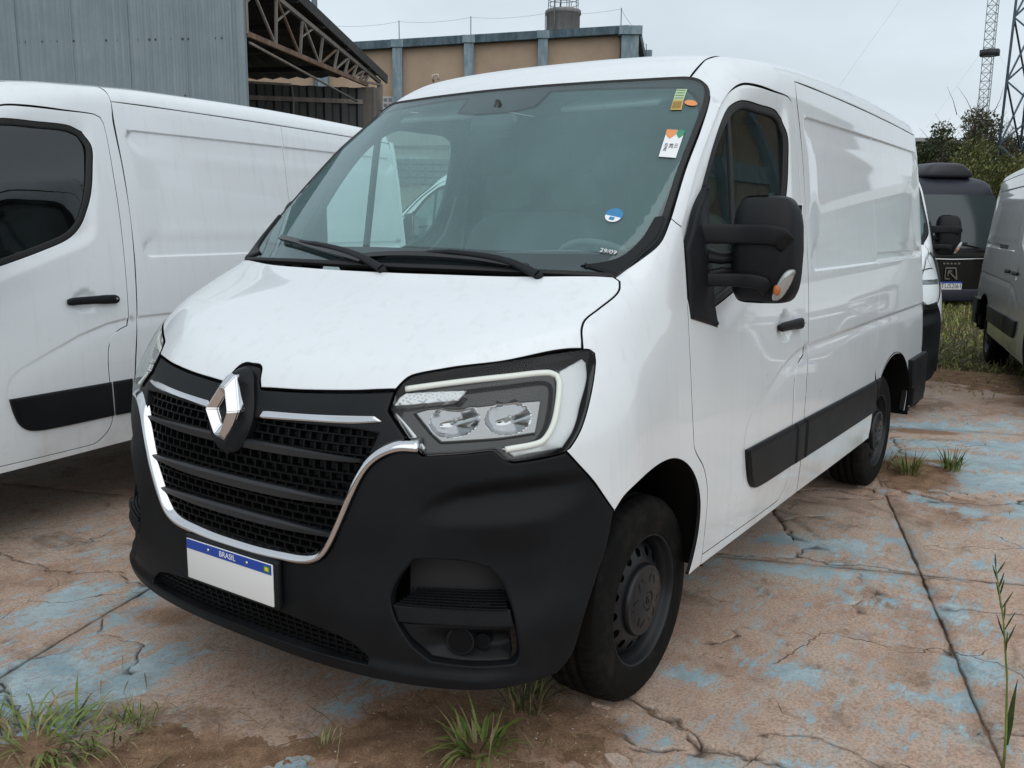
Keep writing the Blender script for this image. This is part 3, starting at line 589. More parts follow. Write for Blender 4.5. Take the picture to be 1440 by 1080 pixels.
bsub('fog_bezel', panel_mesh('fog_bezel', FB, CYL, BLACK, h=.025, off=-.002, thick=.06, edge=.006, D=lambda P: D_bumper(P)))
FR = [(.838, .605, .478), (.785, .742, .482), (.680, .887, .478), (.672, .888, .400), (.682, .876, .380), (.745, .799, .378), (.803, .690, .384), (.827, .638, .432)]
def D_fog(P):
    y, z = P[:, 1], P[:, 2]; e = rbox(y, z, .58, .90, .37, .485, .03)
    return -.055*sstep(.0, .05, e)*sstep(.62, .74, y)-.02
bsub('fog_recess', panel_mesh('fog_recess', FR, CYL, BLACK2, h=.015, D=D_fog, thick=.03))
bsub('fog_backing', panel_mesh('fog_backing', [(.80, .60, .52), (.68, .91, .52), (.68, .90, .70), (.80, .60, .70)], CYL, DARK, h=.03, off=-.10, thick=.01))
fm = MB()
for (y, z, r) in ((.758, .434, .040), (.842, .431, .021)):
    p, nn = onsurf([(.75, y, z)], CYL, -.055); p, nn = p[0], nn[0]; nn = np.array([.93, .36, .0]); nn /= np.linalg.norm(nn)
    fm.tube([p-nn*.02, p+nn*(.016 if r > .03 else .010)], r, 28, 0, True, False); fm.tube([p+nn*.008, p+nn*(.0185 if r > .03 else .012)], r*.84, 28, 1, True, False)
bsub('fog_lamp', mesh_from('fog_lamp', fm.V, fm.F, [BLACK2, MESHP], fm.M, False))
# shelf mesh in the upper opening
sm = MB()
for i in range(7):
    P, N = path_on([(.84, .60+.01*i, .536+.004*i), (.78, .74, .540+.004*i), (.69, .868, .536+.004*i)], CYL, -.012*i-.004); V, F = sweep(P, N, rectprof(.0025, -.004, .002)); sm.add(V, F)
for j in range(14):
    y = .62+.25*j/13; a, _ = onsurf([(.8, y, .537)], CYL, -.003); b, _ = onsurf([(.8, y, .563)], CYL, -.08); sm.bar(a[0], b[0], .003)
bsub('bumper_step_grid', mesh_from('bumper_step_grid', sm.V, sm.F, [MESHP], None, False))
# lower intake mesh
im = MB()
for i in range(5):
    z = .345+.018*i; yy = np.interp(z, [.33, .36, .40, .43], [.50, .48, .40, .25]); pts = [(.85, -yy, z), (.88, -yy/2, z), (.88, 0, z), (.88, yy/2, z), (.85, yy, z)]
    P, N = path_on(pts, CYL, -.02); V, F = sweep(P, N, rectprof(.004, -.02, .0)); im.add(V, F)
for j in range(-16, 17):
    y = j*.03; zt = np.interp(abs(y), [0, .277, .43, .5], [.43, .412, .393, .35]); a, _ = onsurf([(.8, y, .330)], CYL, -.026); b, _ = onsurf([(.8, y, zt)], CYL, -.026); im.bar(a[0], b[0], .006, .012)
link('lower_intake_grid', mesh_from('lower_intake_grid', im.V, im.F, [MESHP], None, False), bumper)
link('intake_backing', panel_mesh('intake_backing', full([(.87, 0, .46), (.85, .54, .44), (.83, .56, .30), (.85, 0, .30)]), CYL, DARK, h=.04, off=-.075, thick=.01), bumper)
# --- grille
grille = link('grille', panel_mesh('grille', full([(.84, 0, 1.06), (.80, .5, 1.05), (.80, .60, .98), (.83, .52, .86), (.86, .46, .72), (.88, .40, .62), (.88, 0, .58)]), CYL, DARK, h=.04, off=-.065, thick=.01), van)
trim_half = [(.806, 0, 1.138), (.806, .033, 1.136), (.815, .05, 1.126), (.835, .064, 1.099), (.850, .085, 1.078), (.833, .251, 1.087), (.801, .406, 1.098), (.760, .531, 1.110), (.790, .533, 1.060), (.794, .587, 1.007), (.792, .622, .973), (.806, .588, .960), (.828, .54, .94), (.843, .505, .905), (.846, .500, .935), (.842, .520, .97), (.822, .520, 1.0), (.84, .44, 1.006), (.866, .283, 1.003), (.885, .10, .998), (.89, 0, .995)]
link('grille_trim', panel_mesh('grille_trim', full(trim_half), CYL, BLACK2, h=.018, off=-.004, thick=.05, edge=.006), grille)
def ylim(z): return float(np.interp(z, [.60, .612, .628, .664, .746, .832, .888, .925, .95, 1.01], [.25, .31, .35, .385, .43, .47, .495, .515, .52, .515]))
rows = [.985, .9605, .936, .882, .856, .832, .772, .748, .724, .668, .645, .622]
gm = MB()
for z in rows:
    y = ylim(z)-.016; pts = [(.8, -y, z), (.85, -y*.66, z), (.88, -y*.33, z), (.88, 0, z), (.88, y*.33, z), (.85, y*.66, z), (.8, y, z)]
    P, N = path_on(pts, CYL, -.018, .03); V, F = sweep(P, N, rectprof(.0032, -.026, .0, .1)); gm.add(V, F)
bands = [(1.002, .985), (.985, .9605), (.9605, .936), (.936, .91), (.908, .882), (.882, .856), (.856, .832), (.832, .815), (.79, .772), (.772, .748), (.748, .724), (.724, .708), (.69, .668), (.668, .645), (.645, .622), (.622, .606)]
qs = []
for bi, (zt, zb) in enumerate(bands):
    y0 = ylim((zt+zb)/2)-.014; k = int(y0/.040)+1
    for j in range(-k, k+1):
        y = (j+(.5 if bi % 2 else 0))*.040
        if abs(y) < y0: qs.append((y, zt, zb))
q = np.array(qs); A, NA = onsurf(np.stack([0*q[:, 0]+.85, q[:, 0], q[:, 1]], 1), CYL, -.020); B, NB_ = onsurf(np.stack([0*q[:, 0]+.85, q[:, 0], q[:, 2]], 1), CYL, -.020)
# the cylinder domain bends y slightly; verticals are placed where the rays land
for a, b, na in zip(A, B, NA):
    t = np.cross(na, [0, 0, 1]); t /= np.linalg.norm(t); d = -na*.024; wv = t*.0028
    V = [a-wv, a+wv, b+wv, b-wv, a-wv+d, a+wv+d, b+wv+d, b-wv+d]; gm.add(V, [(0, 1, 2, 3), (4, 7, 6, 5), (0, 4, 5, 1), (1, 5, 6, 2), (2, 6, 7, 3), (3, 7, 4, 0)])
gmesh = link('grille_mesh', mesh_from('grille_mesh', gm.V, gm.F, [MESHP], None, False), grille)
for z, yb, th in ((.922, .484, .0150), (.800, .436, .0185), (.700, .388, .0165)):
    n = 44; ys = np.linspace(-yb, yb, n); P, N = onsurf([(.85, y, z) for y in ys], CYL, -.012)
    P = np.array([p for p in P]); sc = np.stack([np.interp(np.abs(ys), [0, yb*.5, yb*.92, yb], [1, .9, .45, .3]), np.ones(n)], 1)
    V, F = sweep(P, N, [(-1*th, -.03), (-1*th, 0.0), (-.8*th, .006), (.55*th, .010), (th, .003), (th, -.03)], sc)
    link('grille_bar', mesh_from('grille_bar', V, F, [BARM], None, False), grille)
# chrome surround
cp = full(chrome_path); cp = cp[::-1]; P, N = path_on(cp, CYL, .002, .012); k = len(P); ay = np.abs(P[:, 1]); az = P[:, 2]
wd = np.interp(az, [.59, .61, .66, .75, .90, .97], [1.0, 1.0, .95, .95, 1.0, 1.25]); sc = np.stack([wd, np.ones(k)], 1)
V, F = sweep(P, N, [(-.0105, -.02), (-.0105, .004), (-.007, .010), (-.001, .012), (.006, .009), (.020, -.010), (.024, -.034), (.012, -.034)], sc)
link('chrome_surround', mesh_from('chrome_surround', V, F, [CHROME], None, True), grille)
st = panel_mesh('chrome_strip', [(.884, .112, 1.004), (.876, .124, 1.025), (.85, .31, 1.034), (.806, .500, 1.046), (.806, .526, 1.033), (.836, .438, 1.022), (.866, .283, 1.014)], CYL, CHROME, h=.01, off=.004, thick=.02, edge=.005, drop=.004, gap=0)
both('chrome_strip', st, grille)
# emblem pod and emblem
pod = [(.026, 1.146), (.046, 1.134), (.068, 1.098), (.092, 1.040), (.095, .985), (.066, .920), (.040, .897), (0, .893)]
podp = [(.85, y, z) for y, z in pod]
def D_pod(P): return .014*np.exp(-((P[:, 1])/.10)**2)
shield = link('emblem_pod', panel_mesh('emblem_pod', [(.85, 0, 1.153)]+podp+[(.85, -y, z) for y, z in pod[-2::-1]], FRONT, BLACK2, h=.012, off=.036, thick=.06, edge=.034, drop=.030, gap=0, D=lambda P: D_pod(P)*.7-.012*sstep(.01, .03, rbox(P[:, 1], P[:, 2], -.5, .5, .5, 1.116, .01))*sstep(.0, .02, .088-np.abs(P[:, 1])-np.abs(P[:, 2]-1.02)*.62)), van)
em = MB(); cz = 1.018
def ept(y, z, lift): return (.905+lift-.115*max(0, z-1.0)-.20*(y*y)-.55*max(0, z-1.03)**1.0*.55, y, z)
out = [(0.018, .100), (.072, 0.004), (.018, -.096), (-.018, -.096), (-.072, .004), (-.018, .100)]
inn = [(.006, .036), (.026, .0), (.006, -.04), (-.006, -.04), (-.026, .0), (-.006, .036)]
mid = [((a+c)/2, (b+d)/2) for (a, b), (c, d) in zip(out, inn)]
V = []
for ring, lf in ((out, .018), (mid, .042), (inn, .016)): V += [ept(y, cz+z, lf) for y, z in ring]
V += [ept(y, cz+z, -.01) for y, z in out]+[ept(y, cz+z, -.01) for y, z in inn]
F = []
for i in range(6):
    j = (i+1) % 6; F += [(i, j, 6+j, 6+i), (6+i, 6+j, 12+j, 12+i), (18+i, 18+j, j, i), (12+i, 12+j, 24+j, 24+i)]
em.add(V, [f[::-1] for f in F], 0, False)
me = mesh_from('emblem', em.V, em.F, [CHROME], None, False); bm = bmesh.new(); bm.from_mesh(me); bmesh.ops.recalc_face_normals(bm, faces=bm.faces[:]); bmesh.ops.bevel(bm, geom=[e for e in bm.edges], offset=.003, segments=3, affect='EDGES'); bm.to_mesh(me); bm.free()
link('emblem', me, shield)
# --- number plate
PZ = -.055; plate = MB(); plate.box((.925, 0, .575), (.006, .40, .13), None, 0, .0028).box((.9285, 0, .6235), (.0014, .394, .030), None, 1)
for y in (-.09, .09): plate.tube([(.927, y, .6235), (.9315, y, .6235)], .005, 10, 2)
plate.box((.9292, .178, .6235), (.0012, .026, .019), None, 3).box((.9300, .178, .6235), (.0008, .016, .011), None, 4)
plate.V = [(x, y, z+PZ) for x, y, z in plate.V]; pl = plate.build('licence_plate', [WHITE, PBLUE, CHROME, mat('flag_green', (.02, .22, .05), .5), mat('flag_yellow', (.75, .55, .02), .5)], van)
MX = Matrix(((0, 0, 1, 0), (1, 0, 0, 0), (0, 1, 0, 0), (0, 0, 0, 1)))
text_mesh('plate_text', 'BRASIL', .025, WHITEINK, pl, Matrix.Translation((.9295, 0, .6235+PZ)) @ MX)
pb = MB(); pb.box((.912, 0, .575+PZ), (.022, .43, .15), None, 0, .008); pb.build('plate_holder', [BLACK2], pl)
# --- headlamps
HLD = OBF
def hpt(L): return [(x, y, z) for x, y, z in L]
lens = panel_mesh('headlight', HL, HLD, [LENS, GLOSSBLK], h=.02, off=.004, thick=.075, skirt_mat=1, edge=.005, drop=.004, gap=.003)
hls = both('headlight', lens)
hr = panel_mesh
REFL = [(.754, .621, 1.069), (.736, .648, 1.079), (.684, .737, 1.085), (.545, .887, 1.101), (.582, .894, 1.021), (.658, .823, 1.010), (.727, .732, 1.002), (.746, .700, .999), (.752, .672, 1.022)]
SILV = [(.472, .898, 1.173), (.392, .922, 1.202), (.386, .931, 1.190), (.402, .943, 1.150), (.449, .951, 1.083), (.491, .952, 1.012), (.528, .941, .970), (.588, .904, .965), (.642, .859, .956), (.661, .833, .979), (.586, .902, .984), (.551, .920, 1.010), (.514, .920, 1.078), (.481, .908, 1.147)]
TURN = [(.776, .550, 1.079), (.760, .556, 1.102), (.747, .568, 1.114), (.666, .723, 1.127), (.692, .711, 1.099), (.757, .594, 1.084)]
SLIT = [(.780, .554, 1.070), (.778, .567, 1.064), (.773, .661, .981), (.776, .661, .972), (.780, .646, .980)]
DRLP = [(.743, .564, 1.122), (.690, .660, 1.140), (.588, .798, 1.161), (.504, .877, 1.169), (.488, .895, 1.160), (.492, .905, 1.139), (.534, .918, 1.051), (.559, .914, 1.011), (.585, .901, .988), (.657, .838, .973)]
C1, _ = onsurf([(.70, .70, 1.042)], HLD, -.03); C2, _ = onsurf([(.615, .822, 1.052)], HLD, -.03)
def D_refl(P):
    r = np.zeros(len(P))
    for c in (C1[0], C2[0]):
        q = np.sqrt(((P-c)@HLD.e1/.062)**2+((P-c)@HLD.e2/.045)**2); r = np.minimum(r, -.052*np.clip(1-q*q, 0, 1))
    return r
refl_me = panel_mesh('lamp_reflector', REFL, HLD, [LAMPCHROME, SEAM, mat('lamp_tray', (.30, .305, .31), .20, .9)], h=.0055, off=-.036, gap=-.002, D=D_refl, thick=.02, skirt_mat=1)
for pg in refl_me.polygons:
    c_ = np.array(pg.center); q_ = min(((c_-c)@HLD.e1/.062)**2+((c_-c)@HLD.e2/.045)**2 for c in (C1[0], C2[0]))
    if pg.material_index == 0 and q_ > 1.0: pg.material_index = 2
rimb = MB()
for c in (C1[0], C2[0]):
    ring_ = [c+HLD.e1*.062*math.cos(t)+HLD.e2*.045*math.sin(t) for t in np.linspace(0, 2*math.pi, 40)]; P_, N_ = onsurf(ring_, HLD, -.034); rimb.tube([tuple(v) for v in P_], .0022, 6)
hsub = [('lamp_housing', panel_mesh('lamp_housing', HL, HLD, GLOSSBLK, holes=[REFL], h=.025, off=-.045, gap=.004, thick=.03)),
        ('lamp_border', ring_panel('lamp_border', HL, .007, HLD, GLOSSBLK, h=.012, off=-.004, gap=.004, edge=.003, drop=.001, thick=.04)),
        ('lamp_reflector', refl_me), 
        ('satin_blade', panel_mesh('satin_blade', SILV, HLD, LAMPSILVER, h=.012, off=-.022, gap=.0, thick=.025, D=lambda P: .0003*np.sin(P[:, 2]*620))),
        ('indicator_strip', panel_mesh('indicator_strip', TURN, HLD, RIBBED, h=.006, off=-.016, gap=.001, thick=.03, D=lambda P: .0012*np.sin((P@HLD.e1)*700))),
        ('trim_sliver', panel_mesh('trim_sliver', SLIT, HLD, RIBBED, h=.012, off=-.03, gap=0., thick=.014))]
P, N = path_on(DRLP, HLD, -.014, .008); k = len(P); V, F = sweep(P, N, ellprof(.0090, .007, 10)); hsub.append(('daylight_guide', mesh_from('daylight_guide', V, F, [DRL], None, True)))
for c in (C1[0], C2[0]):
    bl = MB(); d = -HLD.d; bl.tube([c-d*.03, c+d*.004, c+d*.010], [.007, .007, .003], 12)
    hsub.append(('lamp_bulb', mesh_from('lamp_bulb', bl.V, bl.F, [mat('bulb_glass', (.45, .46, .46), .1, .4)], None, True)))
for s, o in zip((1, -1), hls):
    for nme, me in hsub: link(nme, me if s > 0 else mirror_mesh(me), o)
# --- mirrors
def superbox(c, hx, hy, hz, e=5, n=24, taper=0., m=24):
    V = []; F = []
    for i in range(m+1):
        v = -math.pi/2+math.pi*i/m; cv = math.copysign(abs(math.cos(v))**(2/e), math.cos(v)); sv = math.copysign(abs(math.sin(v))**(2/e), math.sin(v))
        for j in range(n):
            u = 2*math.pi*j/n; cu = math.copysign(abs(math.cos(u))**(2/e), math.cos(u)); su = math.copysign(abs(math.sin(u))**(2/e), math.sin(u))
            V.append((c[0]+hx*cv*cu, c[1]+hy*cv*su, c[2]+hz*sv))
    F = [(i*n+j, i*n+(j+1) % n, (i+1)*n+(j+1) % n, (i+1)*n+j) for i in range(m) for j in range(n)]
    return V, F
MC = (-.425, 1.126, 1.484)
V, F = superbox(MC, .072, .107, .178, 5.5, 32, m=32)
V = [(x-.10*(y-MC[1])-.05*max(0, abs(y-MC[1])/.112)**3*.5+(.018*((z-MC[2])/.172)**2 if x < MC[0] else -.030*((z-MC[2])/.172)**2), y-.018*max(0, (z-MC[2])/.172)**2*(1 if y > MC[1] else -.3), z) for x, y, z in V]
mb = MB().add(V, F, 0, True)
mirs = both('wing_mirror', mesh_from('wing_mirror', mb.V, mb.F, [BLACK2], None, True))
base_out = [(-.395, .92, 1.70), (-.262, .933, 1.60), (-.178, .946, 1.490), (-.182, .966, 1.318), (-.192, .972, 1.262), (-.41, .974, 1.215), (-.385, .97, 1.30), (-.372, .95, 1.45), (-.375, .94, 1.56)]
mbase = panel_mesh('mirror_base', base_out, SIDE, BLACK2, h=.02, off=.012, thick=.03, edge=.014, drop=.010, gap=0, D=lambda P: .022*np.exp(-((P[:, 0]+.27)/.07)**2-((P[:, 2]-1.46)/.14)**2))
am = MB()
for z, r, ye in ((1.535, .032, 1.210), (1.384, .023, 1.157)):
    Pa = np.array([(-.275, .935, z), (-.292, .965, z), (-.315, 1.0, z), (-.340, 1.04, z), (-.350, 1.08, z), (-.352, ye-.05, z), (-.362, ye-.015, z-.006), (-.382, ye, z-.03)]); Na = np.array([(.6, -.3, 0), (.7, -.5, 0), (.8, -.5, 0), (.9, -.3, 0), (1, 0, 0), (1, .1, 0), (1, .3, 0), (1, .6, 0)], float)
    q = smooth_loop(np.c_[Pa[:, 1], Pa[:, 0]], .012, False, 80); Pq = np.c_[q[:, 1], q[:, 0], np.interp(q[:, 0], Pa[:, 1], Pa[:, 2])]; Nq = np.stack([np.interp(q[:, 0], Pa[:, 1], Na[:, i]) for i in range(3)], 1); Nq /= np.linalg.norm(Nq, axis=1, keepdims=True)
    V, F = sweep(Pq, Nq, rrprof(r, .016)); am.add(V, F, 0, True)
V, F = sweep(np.array([(-.30, .935, 1.49), (-.325, .965, 1.465), (-.355, .995, 1.455), (-.40, 1.03, 1.455)]), np.array([(.8, -.4, 0)]*4, float), ellprof(.020, .03, 12)); am.add(V, F, 0, True)
V, F = sweep(np.array([(-.30, .95, 1.36), (-.325, .975, 1.39), (-.355, 1.0, 1.402), (-.40, 1.03, 1.404)]), np.array([(.8, -.4, 0)]*4, float), ellprof(.018, .03, 12)); am.add(V, F, 0, True)
arm_me = mesh_from('mirror_arm', am.V, am.F, [BLACK2], None, True)
mg = MB().box((MC[0]-.088, MC[1], MC[2]+.03), (.006, .18, .24), None, 0, .002); mgl = mesh_from('mirror_glass', mg.V, mg.F, [mat('mirror', (.8, .8, .8), .02, 1)], None, False)
V, F = superbox((-.387, 1.208, 1.372), .030, .018, .052, 2.8, 20); V = [(x-.30*(y-1.208), y+.45*(z-1.372), z) for x, y, z in V]; ind_me = mesh_from('mirror_indicator', V, F, [CLEARWH], None, True)
V, F = superbox((-.359, 1.196, 1.356), .010, .012, .018, 2.2, 14); amb_me = mesh_from('indicator_amber', V, F, [ORANGE], None, True)
for s, o in zip((1, -1), mirs):
    for nme, me in (('mirror_base', mbase), ('mirror_arm', arm_me), ('mirror_glass', mgl), ('mirror_indicator', ind_me), ('indicator_amber', amb_me)): link(nme, me if s > 0 else mirror_mesh(me) if nme == 'mirror_base' else mirror_mesh(me), o)
# --- wipers
def wiper(arm, blade):
    P, N = path_on(arm, WSD, .014, .02); k = len(P); lift = np.interp(np.linspace(0, 1, k), [0, .2, .75, 1], [.0, .008, .010, .002]); a = MB()
    V, F = sweep(P+N*lift[:, None], N, rectprof(.0105, -.006, .008), np.stack([np.linspace(1.3, .6, k), np.ones(k)], 1)); a.add(V, F, 0, False)
    p, nn = onsurf([arm[0]], WSD, .0); a.tube([p[0]-nn[0]*.03, p[0]+nn[0]*.016], .016, 14)
    o = a.build('wiper_arm', [BLACK2], van)
    P, N = path_on(blade, WSD, .008, .02); V, F = sweep(P, N, [(-.004, -.008), (.004, -.008), (.009, .004), (.011, .016), (-.009, .018), (-.010, .004)]); link('wiper_blade', mesh_from('wiper_blade', V, F, [GLOSSBLK], None, False), o)
wiper([(.318, .085, 1.404), (.265, -.10, 1.437), (.20, -.40, 1.475), (.175, -.47, 1.480)], [(.30, -.02, 1.425), (.24, -.25, 1.445), (.13, -.60, 1.492), (.118, -.63, 1.494)])
wiper([(.218, .64, 1.405), (.215, .50, 1.438), (.235, .31, 1.452), (.25, .21, 1.452)], [(.215, .60, 1.425), (.23, .42, 1.438), (.26, .10, 1.436), (.285, -.06, 1.432)])
# --- stickers on the windscreen
def sticker(nme, pts, m, off=.005, h=.02, **kw): return link(nme, panel_mesh(nme, pts, WSD, m, h=h, gap=0, edge=.001, drop=0, thick=.0008, off=off, **kw), ws)
PAP = mat('paper_white', (.78, .80, .82), .6); SGREEN = mat('sticker_green', (.42, .56, .34), .6); SYEL = mat('sticker_ochre', (.52, .38, .10), .6); SORG = mat('sticker_orange', (.72, .28, .10), .6); SDG = mat('sticker_dark_green', (.05, .26, .15), .6); SBLUE = mat('sticker_blue', (.03, .20, .42), .5)
sticker('permit_sticker', [(-.578, .711, 2.044), (-.589, .748, 2.042), (-.537, .759, 1.999), (-.527, .723, 2.0)], SGREEN)
sticker('permit_sticker', [(-.526, .723, 1.999), (-.536, .759, 1.998), (-.492, .773, 1.959), (-.481, .735, 1.96)], SYEL)
oc, _ = onsurf([(-.534, .788, 1.987)], WSD)
def disc(c, ry, rz, n=24, a0=0, a1=2*math.pi):
    u = np.array([0, 1., 0]); v = np.array([-.75, 0, .66]); return [tuple(c+u*ry*math.cos(a0+(a1-a0)*i/n)+v*rz*math.sin(a0+(a1-a0)*i/n)) for i in range(n if a1-a0 > 6.2 else n+1)]
sticker('oval_sticker', disc(oc[0], .022, .017), SORG)
L0, L1, L2, L3 = [np.array(v) for v in ((-.398, .766, 1.884), (-.412, .826, 1.879), (-.304, .846, 1.780), (-.289, .790, 1.785))]
lab = sticker('label_sticker', [tuple(v) for v in (L0, L1, L2, L3)], PAP)
q = lambda a, b: tuple(L0+(L1-L0)*a+(L3-L0)*b)
sticker('label_mark', [q(0, 0), q(.56, 0), q(.56, .17), q(.28, .34), q(0, .17)], SORG, .0062)
sticker('label_mark', [q(.6, .0), q(1, 0), q(1, .16), q(.8, .30), q(.6, .16)], SDG, .0062)
def glass_text(nme, body, size, pos, right, m, off=.0068):
    p, nn = onsurf([pos], WSD, off); p = Vector(p[0]); nn = Vector(nn[0]); r = Vector(right); r = (r-nn*r.dot(nn)).normalized(); u = nn.cross(r)
    M = Matrix((r, u, nn)).transposed().to_4x4(); M.translation = p; return text_mesh(nme, body, size, m, ws, M, .0002)
dn = (L0-L3)
for i, (tx, a, b, sz) in enumerate((('296129', .24, .66, .014), ('2/8', .52, .60, .019), ('111', .79, .58, .017))): glass_text('label_text', tx, sz, q(a, b), dn, INK)
rc, _ = onsurf([(-.052, .755, 1.592)], WSD)
sticker('round_sticker', disc(rc[0], .028, .030, 28), SBLUE, .003)
sticker('round_sticker_field', disc(rc[0]+np.array([.006, 0, -.006]), .0255, .026, 16, math.pi, 2*math.pi), PAP, .0042)
sticker('round_sticker_mark', [tuple(rc[0]+np.array(v)) for v in ((.010, -.008, -.008), (.010, .008, -.008), (.019, .008, -.018), (.019, -.008, -.018))], SBLUE, .0052)
glass_text('chalk_date', '29/09', .024, (.060, .800, 1.4755), (-.1, 1, 0), WHITEINK)
for k_ in range(4): sticker('permit_print', [tuple(np.array(v)) for v in ((-.573+.012*k_, .716+.003*k_, 2.040-.0105*k_), (-.582+.012*k_, .744+.003*k_, 2.0385-.0105*k_), (-.579+.012*k_, .745+.003*k_, 2.0355-.0105*k_), (-.570+.012*k_, .717+.003*k_, 2.037-.0105*k_))], mat('print_grey', (.16, .24, .12), .6), .0062)
sticker('permit_print', [(-.518, .729, 1.992), (-.528, .757, 1.991), (-.497, .766, 1.966), (-.487, .737, 1.967)], mat('print_brown', (.28, .17, .04), .6), .0062)
# --- cabin
dash = MB(); n = 30; prof = [(.02, 1.40), (-.10, 1.425), (-.26, 1.425), (-.40, 1.40), (-.44, 1.34), (-.42, 1.10), (-.38, .80)]
ys = np.linspace(-.88, .88, n); V = [(x+.10*(1-(y/.88)**2)*(1 if i < 2 else 0)+(-.06 if (.18 < y < .68 and i >= 2) else 0), y*(.96 if x > -.2 else 1), z+(.045*math.exp(-((y-.42)/.24)**2) if 1 <= i <= 4 else 0)) for i, (x, z) in enumerate(prof) for y in ys]
F = [(i*n+j, (i+1)*n+j, (i+1)*n+j+1, i*n+j+1) for i in range(len(prof)-1) for j in range(n-1)]; dash.add(V, [f[::-1] for f in F], 0, True); dash.build('dashboard', [TRIM], van)
sw = MB(); c = Vector((-.60, .43, 1.36)); ax = Vector((-.55, 0, .62)).normalized(); a = Vector((0, 1, 0)); b = ax.cross(a)
sw.tube([c+(a*math.cos(t)+b*math.sin(t))*.205 for t in np.linspace(0, 2*math.pi, 41)], .015, 10)
for t in (.2, math.pi-.2, -math.pi/2): sw.bar(c, c+(a*math.cos(t)+b*math.sin(t))*.20, .035, .02)
sw.tube([c-ax*.05, c+ax*.01], .07, 16); sw.tube([c, c-ax*.25], .03, 10); sw.build('steering_wheel', [TRIM], van)
for y0, wd in ((.45, .50), (-.33, .80)):
    s = MB(); V, F = superbox((-.85, y0, .93), .26, wd/2, .09, 4); s.add(V, F, 0, True); V, F = superbox((0, 0, 0), .075, wd/2, .36, 4); V = [(x-1.10-.22*(z+.3), y+y0, z+1.26) for x, y, z in V]; s.add(V, F, 0, True)
    for hy in ((y0,) if wd < .6 else (y0-.2, y0+.2)):
        V, F = superbox((-1.29, hy, 1.72), .05, .13, .10, 3.5, 16); s.add(V, F, 0, True)
    s.box((-.87, y0, .75), (.4, wd*.8, .25), None, 0, .02); s.build('seat', [SEATM], van)
bk = MB(); bk.box((-1.47, 0, 1.32), (.02, 1.66, 1.56)).box((-1.47, 0, .95), (.02, 1.86, .8)); 
for i in range(5): bk.box((-1.455, -.66+.33*i, 1.3), (.015, .10, 1.4), None, 0, .006)
bk.build('bulkhead', [TRIM2], van)
bpy_floor = MB().box((-.98, 0, .60), (1.0, 1.80, .04)).box((-.2, 0, .66), (.6, 1.0, .04)).box((-2.0, 0, .56), (1.0, 1.8, .03)).box((-3.2, 0, .62), (1.5, 1.1, .03)); bpy_floor.build('cabin_floor', [TRIM], van)
link('headliner', panel_mesh('headliner', full([(-.62, 0, 2.06), (-.66, .70, 2.06), (-.80, .76, 2.1), (-1.44, .78, 2.1), (-1.44, 0, 2.1)]), TOP, LINER, h=.1, off=-.045, thick=.01), van)
rm = MB(); V, F = superbox((-.43, .0, 1.955), .018, .115, .036, 3.5, 20); rm.add(V, F, 0, True); rm.tube([(-.43, 0, 1.97), (-.455, 0, 2.04)], .012, 8); rm.build('rear_view_mirror', [GLOSSBLK], van)
vs = MB()
for y in (-.42, .42): vs.box((-.66, y, 2.03), (.16, .42, .018), Matrix.Rotation(.35, 3, 'Y'), 0, .006)
vs.build('sun_visor', [LINER], van)
# --- underbody and wheel wells
ub = MB(); ub.box((-1.6, 0, .50), (3.1, 1.1, .10)).box((-1.55, 0, .40), (2.35, 1.60, .10)).box((.66, 0, .52), (.25, .9, .35)).box((-.03, 0, .36), (.14, 1.5, .10)).box((-3.12, 0, .33), (.12, 1.5, .12)).box((-2.2, .35, .34), (1.6, .10, .10)).box((.35, 0, .62), (.45, .95, .45)).box((-1.49, 0, 1.0), (.01, 1.8, .9))
ub.build('underbody', [UNDER], van)
for x0, rr in ((.07, .385), (-3.08, .475)):
    for s in (1, -1):
        wl = MB(); n = 24; V = []
        for yy in (.64, 1.0):
            for i in range(n+1): t = -.15+(math.pi+.3)*i/n; V.append((x0+rr*1.02*math.cos(t), s*yy, .435 + (.412 if x0 > 0 else .395)*math.sin(t)))
        wl.add(V, [(i, i+1, n+2+i, n+1+i) for i in range(n)], 0, True); wl.F.append(tuple(range(n+1))); wl.M.append(0); wl.S.append(False)
        wl.build('wheel_arch_liner', [UNDER], van)
# --- wheels
def tyre_mesh():
    prof = [(.212, -.105), (.222, -.112), (.25, -.1165), (.285, -.116), (.315, -.108), (.332, -.096), (.340, -.084), (.343, -.06), (.3435, -.048), (.334, -.046), (.334, -.038), (.344, -.036), (.3445, -.006), (.335, -.004), (.335, .004), (.3445, .006), (.344, .036), (.334, .038), (.334, .046), (.3435, .048), (.343, .06), (.340, .084), (.332, .096), (.322, .104), (.312, .1095), (.309, .1085), (.300, .1135), (.285, .116), (.262, .1172), (.258, .1165), (.240, .1155), (.228, .1135), (.222, .114), (.218, .108), (.212, .100)]
    n = 288; V = []; m = len(prof); F = []
    for (r, h) in prof:
        for k in range(n):
            rr = r; a = 2*math.pi*k/n
            if .328 < r and abs(h) > .05 and k % 6 == 0: rr -= .007*(1 if r > .335 else .5)
            if .34 < r and abs(h) < .05 and (k+3) % 8 == 0 and abs(h) > .003: rr -= .004
            V.append((rr*math.cos(a), h, rr*math.sin(a)))
    F = [(i*n+k, (i+1)*n+k, (i+1)*n+(k+1) % n, i*n+(k+1) % n) for i in range(m-1) for k in range(n)]
    me = mesh_from('wheel', V, F, [TYRE], None, True); bm = bmesh.new(); bm.from_mesh(me); bmesh.ops.recalc_face_normals(bm, faces=bm.faces[:]); bm.to_mesh(me); bm.free(); return me
tyre_me = tyre_mesh()
rim = MB(); rim.lathe([(.222, .104), (.221, .111), (.217, .112), (.213, .108), (.212, .092), (.206, .082), (.199, .066), (.195, .02), (.190, -.02), (.198, -.09), (.214, -.10)], 72, 'Y')
